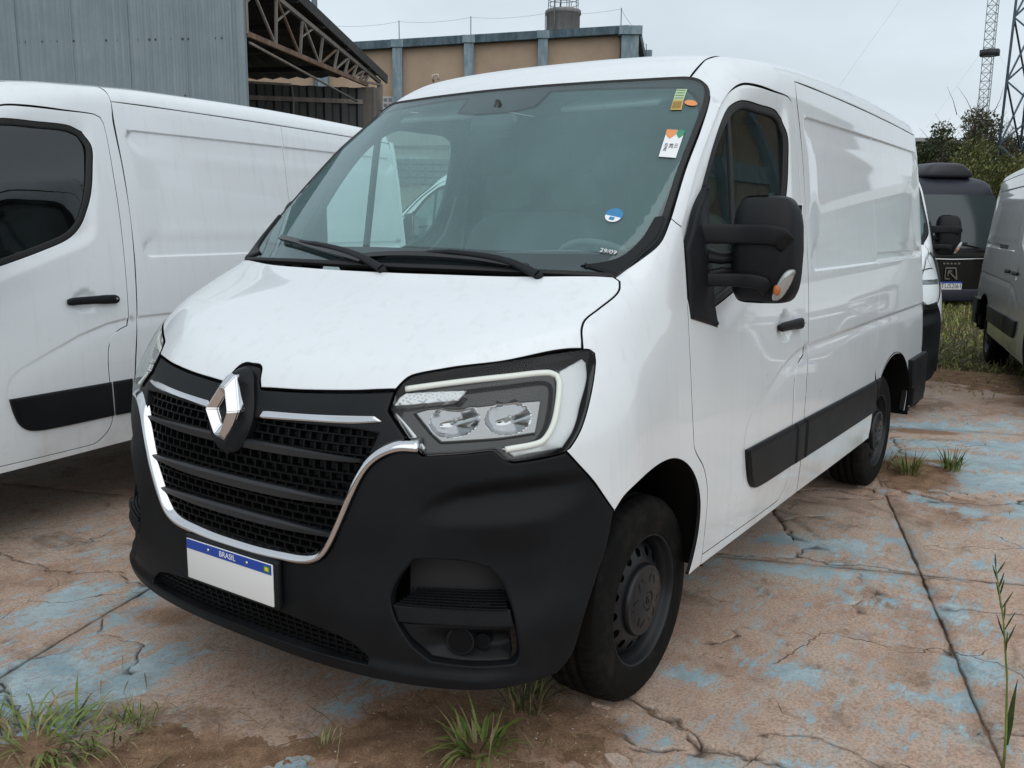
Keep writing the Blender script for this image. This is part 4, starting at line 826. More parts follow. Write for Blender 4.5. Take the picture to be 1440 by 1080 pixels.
circ = lambda c, r, n: np.array([(c[0]+r*math.cos(2*math.pi*i/n), c[1]+r*math.sin(2*math.pi*i/n)) for i in range(n)])
o = circ((0, 0), .194, 90); hi_ = circ((0, 0), .05, 30); loops = [[o, offset_loop(o, .006)], [hi_, circ((0, 0), .056, 30)]]
for i in range(15):
    a = 2*math.pi*(i+.5)/15; c_ = (.158*math.cos(a), .158*math.sin(a)); loops.append([circ(c_, .0155, 14), circ(c_, .0185, 14)])
V2, T, src = cdt(loops, np.vstack([circ((0, 0), .184, 60), circ((0, 0), .135, 48), circ((0, 0), .12, 40), circ((0, 0), .10, 36), circ((0, 0), .08, 30)]))
rr = np.hypot(V2[:, 0], V2[:, 1]); hh = np.interp(rr, [.05, .10, .122, .134, .165, .182, .194], [.085, .090, .094, .090, .076, .066, .050])
V = [(x, h, z) for (x, z), h in zip(V2, hh)]; b0 = len(V); rim.add(V, [tuple(t[::-1]) for t in T], 0, True)
rim.lathe([(.19, .018), (.05, .02)], 40, 'Y', 1)
rim_me = mesh_from('rim', rim.V, rim.F, [STEEL, DARK], rim.M, True); bm = bmesh.new(); bm.from_mesh(rim_me); bm.to_mesh(rim_me); bm.free()
cap = MB(); cap.lathe([(.120, .078), (.122, .098), (.119, .108), (.116, .1125), (.108, .111), (.10, .114), (.06, .1215), (.034, .1235), (.033, .1205), (.028, .1205), (.027, .1225), (.0001, .1225)], 64, 'Y')
for i in range(6):
    a = 2*math.pi*i/6+.3; d = Vector((math.cos(a), 0, math.sin(a))); t = Vector((-math.sin(a), 0, math.cos(a)))
    for sg in (1, -1):
        p1 = d*.088+t*.010*sg; p2 = d*.062+t*.022*sg; cap.bar((p1.x, .1165, p1.z), (p2.x, .120, p2.z), .004, .006, 0)
dm = [(0, .020), (.012, 0), (0, -.020), (-.012, 0)]; dmi = [(0, .010), (.005, 0), (0, -.010), (-.005, 0)]
cap.add([(x, .1250, z) for x, z in dm]+[(x, .1250, z) for x, z in dmi]+[(x, .122, z) for x, z in dm], [(i, 4+i, 4+(i+1) % 4, (i+1) % 4) for i in range(4)]+[(i, (i+1) % 4, 8+(i+1) % 4, 8+i) for i in range(4)])
cap_me = mesh_from('hub_cap', cap.V, cap.F, [CAPM], None, True); bm = bmesh.new(); bm.from_mesh(cap_me); bmesh.ops.recalc_face_normals(bm, faces=bm.faces[:]); bm.to_mesh(cap_me); bm.free()
cap_me.set_sharp_from_angle(angle=R(35))
WHEELS = []
for x, s, yy, rot in ((0, 1, .825, .3), (0, -1, .825, 1.1), (-3.12, 1, .815, 2.0), (-3.12, -1, .815, .7)):
    o = link('wheel', tyre_me, van, (x, s*yy, .343)); o.rotation_euler = (0, rot, 0 if s > 0 else math.pi)
    link('rim', rim_me, o); link('hub_cap', cap_me, o); WHEELS.append(o)
# ------------------------------------------------------------------ the yard: ground, slabs, cracks, soil
UA = R(19.4); EU = np.array([math.cos(UA), math.sin(UA)]); EV = np.array([-math.sin(UA), math.cos(UA)])
from mathutils import noise as mnoise
def fnoise(x, y, s, o=4, seed=0.): return np.array([mnoise.fractal(Vector((a*s+seed, b*s-seed, seed*.7)), 1.0, 2.0, o) for a, b in zip(np.ravel(x), np.ravel(y))])
def concrete_mat():
    m = mat('worn_concrete', rough=.85, spec=.3); n = NT(m); co = n.coord((1, 1, 1), 'Object'); P = n.attr('paint'); S = n.attr('soil'); K = n.attr('crack'); DK = n.attr('stain')
    big = n.noise(co, .9, 6, .62, .5); mid = n.noise(co, 4.5, 9, .72, .9); fine = n.noise(co, 95, 8, .78); grit = n.noise(co, 230, 4, .7)
    vo = n.n('TexVoronoi'); vo.feature = 'DISTANCE_TO_EDGE'; vo.inputs['Scale'].default_value = 1.15; wv_ = n.n('VectorMath'); wv_.operation = 'ADD'; nc_ = n.n('TexNoise'); nc_.inputs['Scale'].default_value = 3.2; nc_.inputs['Detail'].default_value = 7; n.l(co, nc_.inputs['Vector']); sc_ = n.n('VectorMath'); sc_.operation = 'SCALE'; sc_.inputs['Scale'].default_value = .38; n.l(nc_.outputs['Color'], sc_.inputs[0]); n.l(co, wv_.inputs[0]); n.l(sc_.outputs[0], wv_.inputs[1]); n.l(wv_.outputs[0], vo.inputs['Vector'])
    hair = n.math('MULTIPLY', n.maprange(vo.outputs['Distance'], .0050, .0012), n.maprange(n.noise(co, 1.9, 4, .6), .46, .58))
    base = n.ramp(n.math('ADD', n.math('MULTIPLY', big, .55), n.math('MULTIPLY', mid, .45)), (.30, (.170, .097, .064)), (.39, (.375, .236, .166)), (.47, (.52, .360, .272)), (.57, (.57, .440, .350)), (.69, (.62, .54, .455)))
    base = n.mix(n.maprange(fine, .40, .56), n.mix(.52, base, (.11, .070, .048)), base)
    blot = n.noise(co, 7, 9, .78, 1.2); base = n.mix(n.math('MULTIPLY', n.maprange(blot, .54, .68), .50), base, (.135, .088, .062))
    sta = n.noise(co, 1.5, 8, .7, 1.5); base = n.mix(n.math('MULTIPLY', n.maprange(sta, .53, .66), .68), base, (.155, .100, .066)); base = n.mix(n.math('MULTIPLY', n.maprange(sta, .44, .30), .45), base, (.46, .42, .37))
    base = n.mix(n.maprange(grit, .60, .70), base, n.mix(.6, base, (.60, .52, .45)))
    base = n.mix(n.math('MULTIPLY', n.maprange(grit, .40, .28), .5), base, (.06, .045, .035))
    # flaking blue paint
    fl = n.noise(n.coord((1, 1, 1), 'Object', (0, 0, UA)), 5.5, 9, .72, 1.2)
    stv = n.noise(n.coord((2.2, 9, 1), 'Object', (0, 0, -.95)), 2.4, 8, .7, .8)
    hf = n.noise(co, 42, 9, .82, .6)
    mk = n.math('ADD', n.math('ADD', n.math('MULTIPLY', fl, .48), n.math('MULTIPLY', n.math('SUBTRACT', hf, .5), .22)), n.math('ADD', n.math('MULTIPLY', stv, .55), n.math('MULTIPLY', P, .30)))
    mask = n.math('MULTIPLY', n.maprange(mk, .622, .660), n.maprange(n.noise(co, 52, 10, .9, .8), .42, .49)); thin = n.math('MULTIPLY', n.maprange(mk, .53, .66), n.maprange(blot, .66, .42))
    blue = n.mix(n.maprange(mid, .35, .65), (.235, .41, .49), (.42, .585, .645))
    base = n.mix(n.math('MULTIPLY', thin, .6), base, (.36, .42, .43))
    spk = n.maprange(n.noise(co, 120, 4, .7), .36, .46)
    base = n.mix(n.math('MULTIPLY', n.math('MULTIPLY', mask, spk), .80), base, blue)
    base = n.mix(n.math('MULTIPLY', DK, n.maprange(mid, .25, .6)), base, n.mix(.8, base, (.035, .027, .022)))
    so = n.maprange(n.math('ADD', S, n.math('MULTIPLY', n.math('SUBTRACT', mid, .5), .9)), .30, .62)
    base = n.mix(so, base, n.mix(n.maprange(fine, .3, .7), (.17, .098, .060), (.36, .225, .145)))
    base = n.mix(n.math('MULTIPLY', hair, .8), base, (.06, .04, .028)); base = n.mix(K, base, (.045, .030, .021)); n.color(base)
    h = n.math('ADD', n.math('MULTIPLY', fine, .6), n.math('ADD', n.math('MULTIPLY', grit, .35), n.math('MULTIPLY', mask, .12))); n.bump(n.math('SUBTRACT', h, n.math('MULTIPLY', hair, .8)), .75, .006)
    n.rough(n.maprange(mid, .3, .7, .75, .92)); return m
CONC = concrete_mat()
soilm = mat('bare_soil', rough=.95, spec=.2); n = NT(soilm); co = n.coord(); a = n.noise(co, 9, 6, .65); b = n.noise(co, 150, 4, .7); g = n.noise(co, 420, 3, .6)
c = n.mix(n.maprange(a, .3, .7), (.20, .115, .068), (.42, .265, .165)); c = n.mix(n.maprange(b, .35, .65), n.mix(.5, c, (.05, .028, .017)), c); c = n.mix(n.maprange(g, .62, .74), c, (.36, .27, .20)); n.color(c); n.bump(n.math('ADD', b, n.math('MULTIPLY', g, .6)), .7, .008)
SOIL = soilm
gm_ = mat('grassy_ground', rough=.95, spec=.15); n = NT(gm_); co = n.coord(); a = n.noise(co, .55, 6, .65); b = n.noise(co, 14, 6, .7); c = n.mix(n.maprange(a, .38, .62), (.060, .072, .020), (.115, .075, .045)); c = n.mix(n.maprange(b, .35, .7), n.mix(.6, c, (.03, .022, .014)), c); n.color(c); n.bump(b, .8, .03)
bedo = MB(); bedo.add([(*(EU*u+EV*v), -.016) for u, v in ((-11, -14.2), (5.5, -14.2), (5.5, 5.2), (-6.9, 5.2), (-6.9, -1.3), (-11, -1.3))], [(0, 1, 2, 3, 4, 5)]); tag(bedo.build('sand_bed', [SOIL]), kind='structure', label='dirt bed filling the joints between slabs')
gr = MB(); gr.add([(-500, -500, -.05), (500, -500, -.05), (500, 500, -.05), (-500, 500, -.05)], [(0, 1, 2, 3)]); go = gr.build('ground', [gm_]); tag(go, kind='structure', label='wide dirt and grass ground under the whole yard')
PAINTS = [(1.12, -.78, .30, .20, .9), (.74, -1.34, .30, .13, .8), (.88, -.55, .22, .12, .95), (1.22, -.5, .16, .12, .8), (.98, .28, .10, .10, .7), (1.35, -.9, .3, .2, .8), (.45, -1.2, .12, .10, .6),
          (-1.86, .98, .14, .34, .75), (-1.44, 1.02, .10, .42, .72), (-2.1, 1.22, .12, .18, .5), (-2.35, 1.37, .10, .12, .4), (-1.97, 1.69, .2, .12, .5), (-1.35, 1.66, .16, .13, .75), (-.88, 1.84, .12, .14, .8), (-.62, 1.84, .10, .10, .5), (-.23, 1.03, .08, .14, .7), (-.46, 1.27, .09, .16, .75), (-.56, 1.72, .06, .10, .5), (.22, 1.05, .07, .10, .6), (.27, 1.30, .10, .14, .75), (.10, 1.55, .10, .2, .5),
          (-4.12, 1.25, .22, .7, 1.0), (-3.70, 1.55, .26, .40, 1.0), (-4.7, 1.5, .25, .45, .8), (-4.45, .95, .16, .3, .7), (-5.1, .9, .2, .5, .8), (-3.3, 1.9, .2, .3, .7), (-.95, 1.2, .05, .16, .35), (.9, -1.0, .9, .5, .32), (-1.6, 1.2, .8, .7, .30), (-.5, 1.6, .7, .6, .24), (-3.4, 1.9, 1.2, .8, .34), (.2, -1.8, .8, .6, .16), (.35, .15, .35, .3, .3), (1.25, .30, .12, .10, .6), (.62, .18, .14, .10, .5), (-5.4, 1.2, .6, 1.0, .4), (-2.6, 2.0, .2, .2, .5)]
def ground_attrs(x, y):
    p = np.zeros(len(x)); dx = None
    for cx, cy, ru, rv, s in PAINTS:
        q = np.stack([x-cx, y-cy], 1); u = q@EU; v = q@EV; p = np.maximum(p, s*np.exp(-(u/ru)**2-(v/rv)**2))
    ring = np.hypot((x+3.12)/.20, (y-1.47)/.26); p = np.maximum(p, .85*np.exp(-((ring-1.0)/.32)**2)); p = np.where(ring < .7, p*.2, p)
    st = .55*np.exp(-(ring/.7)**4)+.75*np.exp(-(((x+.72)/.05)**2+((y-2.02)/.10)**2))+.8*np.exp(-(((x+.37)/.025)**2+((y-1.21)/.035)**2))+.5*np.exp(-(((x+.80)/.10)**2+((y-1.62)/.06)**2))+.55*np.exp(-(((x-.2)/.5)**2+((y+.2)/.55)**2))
    so = np.zeros(len(x))
    for cx, cy, rx, ry, s in ((1.22, .04, .30, .34, .9), (1.48, -.32, .24, .18, .9), (.62, .55, .34, .38, 1.0), (.35, .85, .25, .28, .8), (-3.55, 1.08, .42, .26, 1.1), (-4.86, .85, .10, .35, 1.0), (-3.96, 1.05, .08, .35, 1.0), (-7.0, 2.2, .4, 1.3, 1.0), (-6.6, 4.0, .6, 1.2, 1.0), (.55, -.9, .16, .35, .55), (-1.0, 1.62, .22, .10, .45), (-3.2, 1.2, .15, .5, .5), (.35, -.35, .25, .4, .45)):
        q = np.stack([x-cx, y-cy], 1); so = np.maximum(so, s*np.exp(-((q@EU)/rx)**2-((q@EV)/ry)**2))
    return p, so, np.clip(st, 0, 1)
def jag(pts, amp=.010, step=.03):
    q = np.array(pts, float); out = [q[0]]
    for a, b in zip(q[:-1], q[1:]):
        m = max(1, int(np.hypot(*(b-a))/step))
        for k in range(1, m+1): out.append(a+(b-a)*k/m+(rng.normal(0, amp, 2) if k < m else 0))
    return np.array(out)
CRACKS = [([(-1.33, .30), (-1.42, .61), (-1.52, .86), (-1.63, .95), (-1.60, 1.09), (-1.69, 1.21), (-1.72, 1.42), (-1.71, 1.58), (-1.78, 1.68), (-1.85, 1.88), (-1.93, 2.2), (-2.1, 3.0)], .007),
          ([(-1.63, .95), (-1.72, .93), (-1.80, .96)], .005), ([(-2.40, .50), (-2.28, .59), (-2.12, .69), (-2.01, .75), (-1.87, .84)], .010), ([(-2.12, .69), (-2.22, .74), (-2.28, .80)], .008),
          ([(.04, .93), (.09, 1.08), (.18, 1.23), (.13, 1.42), (.10, 1.6), (.15, 1.9)], .008), ([(.07, 1.10), (.12, 1.19), (.18, 1.23)], .006), ([(.24, .94), (.27, 1.03), (.30, 1.07), (.26, 1.14), (.18, 1.23)], .007),
          ([(.58, -2.6), (.58, -2.16), (.59, -2.0), (.55, -1.73), (.49, -1.6), (.38, -1.48), (.42, -1.37), (.41, -1.26)], .006), ([(1.20, -.90), (1.26, -.70), (1.30, -.55), (1.28, -.48), (1.33, -.42)], .009), ([(1.28, -.48), (1.20, -.42), (1.10, -.40)], .006),
          ([(-2.66, .50), (-2.70, .59), (-2.83, .66), (-2.9, .77), (-2.85, .91), (-2.9, 1.1)], .008), ([(-4.54, .72), (-4.33, .80), (-4.22, .83), (-4.08, .88)], .010), ([(-3.0, 1.3), (-3.1, 1.55), (-3.25, 1.7), (-3.2, 2.0)], .008), ([(-3.25, 1.7), (-3.5, 1.75), (-3.6, 2.0)], .008), ([(-3.5, 1.75), (-3.75, 1.7)], .006),
          ([(.9, -.6), (.75, -.75), (.80, -.95), (.70, -1.1)], .004), ([(-.02, 1.35), (-.10, 1.5), (-.06, 1.7)], .004), ([(-.52, .97), (-.60, 1.02), (-.66, 1.0)], .003), ([(-1.15, 1.35), (-1.3, 1.33), (-1.38, 1.36)], .003), ([(-1.38, 1.65), (-1.5, 1.9), (-1.45, 2.2)], .006), ([(-.93, 1.60), (-.97, 1.75)], .004), ([(-.42, 1.90), (-.75, 2.35)], .005)]
CR = [(jag(c, .012), w_*1.35) for c, w_ in CRACKS]
pav = empty('pavement'); tag(pav, kind='structure', label='worn concrete pavement with flaking blue paint')
JU = [-14.3, -11.0, -7.73, -4.43, -1.13, 2.17, 5.5]; JV = [-14.24, -11.0, -7.76, -4.52, -1.28, 1.961, 5.2]
def heave(x, y): return .006*np.sin(x*1.7+y*.9)*np.cos(y*1.3-x*.4)
def slab(u0, u1, v0, v1, name='concrete_slab'):
    c_ = np.array([(u0+u1)/2, (v0+v1)/2]); pc = EU*c_[0]+EV*c_[1]; near = np.hypot(pc[0]-1.2, pc[1]-1.4)
    h = .055 if near < 4.2 else .10 if near < 10.5 and pc[1] > -1.5 else .12 if near < 7 else .4
    g_ = .0035; q = [(u0+g_, v0+g_), (u1-g_, v0+g_), (u1-g_, v1-g_), (u0+g_, v1-g_)]; st = h*.8
    loop = []
    for (a, b) in zip(q, q[1:]+q[:1]):
        L = math.dist(a, b); m = int(L/st)
        for k in range(m): loop.append((a[0]+(b[0]-a[0])*k/m, a[1]+(b[1]-a[1])*k/m))
    loop = np.array(loop); loop += rng.normal(0, .0022 if h < .3 else 0, loop.shape)+(.004*np.stack([fnoise(loop[:, 0], loop[:, 1], 2.5, 3, 1.), fnoise(loop[:, 0], loop[:, 1], 2.5, 3, 9.)], 1) if h < .3 else 0)
    gx, gy = np.meshgrid(np.arange(u0+h, u1-h*.5, h), np.arange(v0+h, v1-h*.5, h)); g = np.stack([gx.ravel(), gy.ravel()], 1)+rng.normal(0, h*.12, (gx.size, 2)); ex = [g]
    loc = []
    for c, w_ in CR:
        cu = np.stack([c@EU, c@EV], 1)
        if (cu.max(0) < (u0, v0)).any() or (cu.min(0) > (u1, v1)).any(): continue
        t = np.gradient(cu, axis=0); t /= np.linalg.norm(t, axis=1, keepdims=True)+1e-9; nn = np.stack([-t[:, 1], t[:, 0]], 1); ww = w_*(.55+.75*rng.random(len(cu)))
        ww[0] *= .3; ww[-1] *= .3
        loc.append((cu, ww)); ex = [e_[polydist(e_, cu, False) > w_*2.8] for e_ in ex]
        for s in (0, 1, -1, 2.2, -2.2): ex.append(cu+nn*(ww*s)[:, None])
    e_ = np.vstack(ex); e_ = e_[inside(e_, offset_loop(ccw(loop), .012))]
    V2, T, src = cdt([[ccw(loop), offset_loop(ccw(loop), .008)]], e_)
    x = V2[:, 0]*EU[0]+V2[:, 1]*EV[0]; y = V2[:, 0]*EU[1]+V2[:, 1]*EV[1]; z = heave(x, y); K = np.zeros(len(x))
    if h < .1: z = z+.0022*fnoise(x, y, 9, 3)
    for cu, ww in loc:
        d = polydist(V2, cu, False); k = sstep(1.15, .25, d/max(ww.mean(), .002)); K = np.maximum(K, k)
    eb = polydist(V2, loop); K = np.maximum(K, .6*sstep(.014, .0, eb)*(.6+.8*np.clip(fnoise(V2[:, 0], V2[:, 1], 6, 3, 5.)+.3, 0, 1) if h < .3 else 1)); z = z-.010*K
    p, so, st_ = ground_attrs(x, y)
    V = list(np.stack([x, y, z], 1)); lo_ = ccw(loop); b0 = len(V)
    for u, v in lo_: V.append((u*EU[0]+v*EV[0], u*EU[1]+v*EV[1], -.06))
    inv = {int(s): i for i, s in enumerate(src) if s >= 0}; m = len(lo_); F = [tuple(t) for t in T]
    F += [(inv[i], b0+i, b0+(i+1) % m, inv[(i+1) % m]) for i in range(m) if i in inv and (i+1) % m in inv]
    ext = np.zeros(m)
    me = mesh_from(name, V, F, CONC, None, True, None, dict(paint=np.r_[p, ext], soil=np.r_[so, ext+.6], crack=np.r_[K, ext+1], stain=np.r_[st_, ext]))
    return link(name, me, pav)
for i in range(len(JU)-1):
    for j in range(len(JV)-1):
        if JV[j] > -2 and JU[i] < -8: continue
        if JU[i+1] < -7 and JV[j] < -11: pass
        u0 = JU[i] if not (JV[j] > -2 and JU[i] == -7.73) else -6.9
        slab(u0, JU[i+1], JV[j], JV[j+1])
def heap(name, label, x0, x1, y0, y1, h, fn, seed):
    nx, ny = int((x1-x0)/h), int((y1-y0)/h); gx, gy = np.meshgrid(np.linspace(x0, x1, nx), np.linspace(y0, y1, ny)); x, y = gx.ravel(), gy.ravel()
    m = fn(x, y)+.30*fnoise(x, y, 5.5, 5, seed); z = heave(x, y)-.012+.026*np.clip(m, -.4, 1.0)+.0035*fnoise(x, y, 40, 3, seed)
    F = [(j*nx+i, j*nx+i+1, (j+1)*nx+i+1, (j+1)*nx+i) for j in range(ny-1) for i in range(nx-1)]
    keep = [f for f in F if max(m[list(f)]) > .05]
    o = link(name, mesh_from(name, np.stack([x, y, z], 1), keep, SOIL)); tag(o, label, kind='stuff'); return o
ell = lambda L: (lambda x, y: np.max([s*np.exp(-(((x-cx)*EU[0]+(y-cy)*EU[1])/a)**2-(((x-cx)*EV[0]+(y-cy)*EV[1])/b)**2) for cx, cy, a, b, s in L], 0))
heap('soil', 'loose reddish soil in front of the black bumper', .05, 1.75, -.75, 1.25, .014, ell([(1.22, .02, .30, .36, .85), (1.48, -.30, .25, .22, .8), (.66, .58, .30, .36, .9), (.40, .82, .18, .24, .7), (.85, .30, .2, .2, .5)]), 3.1)
heap('soil', 'dirt and leaf mould creeping over the far edge of the slabs', -8.4, -5.9, -.2, 5.0, .045, ell([(-7.6, 1.6, .40, 1.2, .9), (-7.3, 3.6, .6, 1.5, .9), (-8.0, .6, .4, .9, .8)]), 5.7)
heap('soil', 'loose soil with weeds behind the rear wheel', -4.3, -2.95, .55, 1.7, .022, ell([(-3.55, 1.06, .40, .24, .9), (-3.96, 1.05, .07, .4, .6), (-3.15, 1.15, .08, .30, .6)]), 8.3)
# grit and small stones lying about
gb = MB()
def stone(x, y, z, r, m=0):
    a = [Vector((rng.normal(), rng.normal(), rng.normal())).normalized()*r*(.7+.5*rng.random()) for _ in range(4)]
    v = [Vector((math.cos(t)*r*(.6+.6*rng.random()), math.sin(t)*r*(.6+.6*rng.random()), 0)) for t in (0, 1.26, 2.5, 3.77, 5.0)]
    V = [Vector((x, y, z))+p for p in v]+[Vector((x+.2*r, y, z+r*.55)), Vector((x, y, z-r*.3))]; gb.add(V, [(i, (i+1) % 5, 5) for i in range(5)], m)
for k in range(2600):
    if k < 1500: x, y = rng.uniform(.1, 1.7), rng.uniform(-.7, 1.2)
    elif k < 2000: x, y = rng.uniform(-4.4, -2.9), rng.uniform(.6, 1.7)
    else: x, y = rng.uniform(-3, 1.8), rng.uniform(-2.2, 2.6)
    _, s_, _ = ground_attrs(np.array([x]), np.array([y]))
    if k < 2000 and s_[0] < .35: continue
    stone(x, y, float(heave(x, y))+(.010 if s_[0] > .5 else .0), rng.choice([.0022, .003, .004, .007], p=[.45, .35, .17, .03]), int(rng.integers(0, 3)))
tag(gb.build('grit', [mat('grit_tan', (.33, .23, .16), .9), mat('grit_brown', (.17, .10, .065), .9), mat('grit_pale', (.48, .43, .38), .9)]), 'small stones and grit scattered over soil and concrete', kind='stuff')
cb = MB()
for cx, cy, r in [(-3.02, 1.02, .07), (-3.10, 1.16, .05), (-3.08, 1.30, .06), (-3.16, 1.40, .08), (-3.25, 1.50, .07), (-3.2, 1.28, .04), (-3.36, 1.56, .06), (-3.05, .90, .05), (.13, .86, .03), (.40, 1.06, .035)]:
    k = 7; a0 = rng.uniform(0, 6.28); rr = r*rng.uniform(.6, 1.15, k); V = [(cx+rr[i]*math.cos(a0+6.283*i/k), cy+1.3*rr[i]*math.sin(a0+6.283*i/k), z_) for z_ in (-.01, float(heave(cx, cy))+.012) for i in range(k)]
    cb.add(V, [tuple(range(k, 2*k))]+[(i, (i+1) % k, k+(i+1) % k, k+i) for i in range(k)], 0)
chips = cb.build('concrete_chips', [CONC]); nv = len(chips.data.vertices)
for an, vv_ in (('paint', .15), ('soil', 0.), ('crack', 0.), ('stain', 0.)): chips.data.attributes.new(an, 'FLOAT', 'POINT').data.foreach_set('value', np.full(nv, vv_, np.float32))
tag(chips, 'broken pale concrete chips along the soil patches', kind='stuff')
# ------------------------------------------------------------------ weeds
def leaf_mat(name, c1, c2, sc=30):
    m = mat(name, c1, .6, spec=.3); n = NT(m); a = n.noise(n.coord(), sc, 3); n.color(n.mix(n.maprange(a, .35, .65), c1, c2)); n.b.inputs['Subsurface Weight'].default_value = 0; return m
GR1 = leaf_mat('grass_green', (.10, .165, .035), (.19, .225, .06)); GR2 = leaf_mat('grass_straw', (.30, .24, .125), (.17, .15, .07)); GR3 = leaf_mat('grass_dark', (.022, .042, .014), (.05, .07, .02))
def blade(mb, base, az, lean, L, w_, m, segs=5):
    p = Vector(base); th = lean*.25; V = []; d0 = Vector((math.cos(az), math.sin(az), 0)); sd = Vector((-math.sin(az), math.cos(az), 0))
    for i in range(segs+1):
        t = i/segs; ww = w_*(1-t**1.6)*(.6+.8*min(1, t*3)) if i < segs else 0.0003; V += [p-sd*ww/2+Vector((0, 0, ww*.15)), p+sd*ww/2+Vector((0, 0, ww*.15))]
        th += lean/segs*1.3; p = p+(d0*math.sin(th)+Vector((0, 0, 1))*math.cos(th))*L/segs; p.z = max(p.z, base[2]+.004)
    mb.add(V, [(2*i, 2*i+1, 2*i+3, 2*i+2) for i in range(segs)], m, True)
def tuft(label, x, y, r, nb, L, lean=(.3, 1.5), dark=.2, straw=.2, w_=.006, z=.004):
    mb = MB()
    for k in range(nb):
        a = rng.uniform(0, 2*math.pi); q = r*math.sqrt(rng.random())*.55; az = a+rng.normal(0, .5); u = rng.random()
        m = 1 if u < straw else 2 if u < straw+dark else 0
        blade(mb, (x+q*math.cos(a), y+q*math.sin(a), float(heave(x, y))+z), az, rng.uniform(*lean), L*rng.uniform(.45, 1.15), w_*rng.uniform(.5, 1.3), m)
    return tag(mb.build('grass_tuft', [GR1, GR2, GR3]), label, 'grass tuft', 'weeds growing through the concrete')
tuft('broad spreading grass clump at the lower left edge of the yard', 1.36, -.38, .34, 150, .18, (.8, 2.0), .10, .22, .008)
tuft('low grass clump between the corner clump and a crack', 1.20, -.28, .20, 60, .09, (.4, 1.6), .2, .25, .005)
tuft('thin short grass beside the left slab joint', 1.10, -.26, .10, 45, .09, (.2, 1.3), .1, .3, .004)
tuft('small grass clump at the far lower left corner with upright blades', 1.40, -.62, .14, 60, .11, (.2, 1.2), .1, .2, .005)
tuft('wide bladed green weed clump under the bumper corner', .58, .70, .13, 75, .15, (.5, 1.6), .1, .22, .010)
tuft('dark wispy weed clump close beside the front tyre', .30, .66, .13, 85, .17, (.2, 1.3), .6, .3, .005)
tuft('tiny dry weed sprig in the soil below the number plate', .84, .30, .06, 16, .08, (.3, 1.4), .1, .8, .004)
tuft('pale upright grass clump behind the rear wheel', -3.52, 1.04, .13, 110, .16, (.1, 1.1), .3, .35, .007)
tuft('green grass clump at the edge of blue paint behind the rear wheel', -3.80, 1.24, .12, 90, .16, (.1, 1.2), .2, .1, .008)
tuft('low mixed weeds in soil right behind the rear wheel', -3.62, .84, .18, 80, .13, (.2, 1.4), .4, .4, .007)
sw_ = MB()
for k in range(420):
    cx, cy, sp = [(1.30, -.35, .22), (1.15, -.25, .15), (.55, .70, .16), (.30, .68, .12), (.85, .30, .3), (-3.55, 1.05, .3)][int(rng.integers(0, 6))]; x, y = cx+rng.normal(0, sp), cy+rng.normal(0, sp); a = rng.uniform(0, 6.28); L_ = rng.uniform(.015, .07); w2 = rng.uniform(.0008, .0022); z0 = float(heave(x, y))+.012
    d_ = Vector((math.cos(a), math.sin(a), rng.normal(0, .12))); s_ = Vector((-math.sin(a), math.cos(a), 0))*w2; p_ = Vector((x, y, z0+abs(d_.z)*L_))
    sw_.add([p_-d_*L_-s_, p_-d_*L_+s_, p_+s_*.9+Vector((0, 0, .004)), p_-s_*.9+Vector((0, 0, .004)), p_+d_*L_+s_*.3, p_+d_*L_-s_*.3], [(0, 1, 2, 3), (3, 2, 4, 5)], int(rng.integers(0, 2)))
tag(sw_.build('dry_straw', [GR2, mat('dead_stem', (.16, .10, .055), .8)]), 'dead stems and dry straw lying among the weeds', kind='stuff')
for lx, ly, L_, lab in ((.70, .80, .20, 'single dry straw stem standing in soil near the front tyre'), (.95, .45, .16, 'single bent straw stem below the fog lamp')):
    mb = MB(); mb.tube([(lx, ly, 0), (lx-.01, ly+.01, L_*.5), (lx-.035, ly+.005, L_)], [.0018, .0014, .0006], 6); tag(mb.build('straw_stem', [GR2]), lab, 'grass stem')
tag(empty('grass_stalk', (-.235, 1.995, -.01)), 'single tall grass stalk with seed head and one long leaf, right foreground', 'grass stalk'); stalk = bpy.data.objects['grass_stalk']
mb = MB(); sp_ = [(0, 0, 0), (.001, -.004, .13), (.008, -.016, .30), (.024, -.040, .48), (.048, -.070, .635)]; mb.tube(sp_, [.0040, .0036, .003, .0024, .0015], 8); mb.build('stem', [GR1], stalk)
mb = MB(); blade(mb, (0, 0, .09), 2.9, .16, .20, .017, 0, 7); mb.build('leaf', [GR3], stalk)
mb = MB()
for k in range(13):
    t = .60+.40*k/12; i = min(int(t*4), 3); f = t*4-i; p = Vector(sp_[i]).lerp(Vector(sp_[i+1]), f); az = k*2.4; o_ = Vector((math.cos(az)*.5-.3, math.sin(az)*.5, 1.1)).normalized(); L_ = .075-.035*(k/12)
    mb.tube([p, p+o_*L_*.5, p+o_*L_], [.0012, .0026, .0008], 6)
mb.build('seed_head', [GR3], stalk)
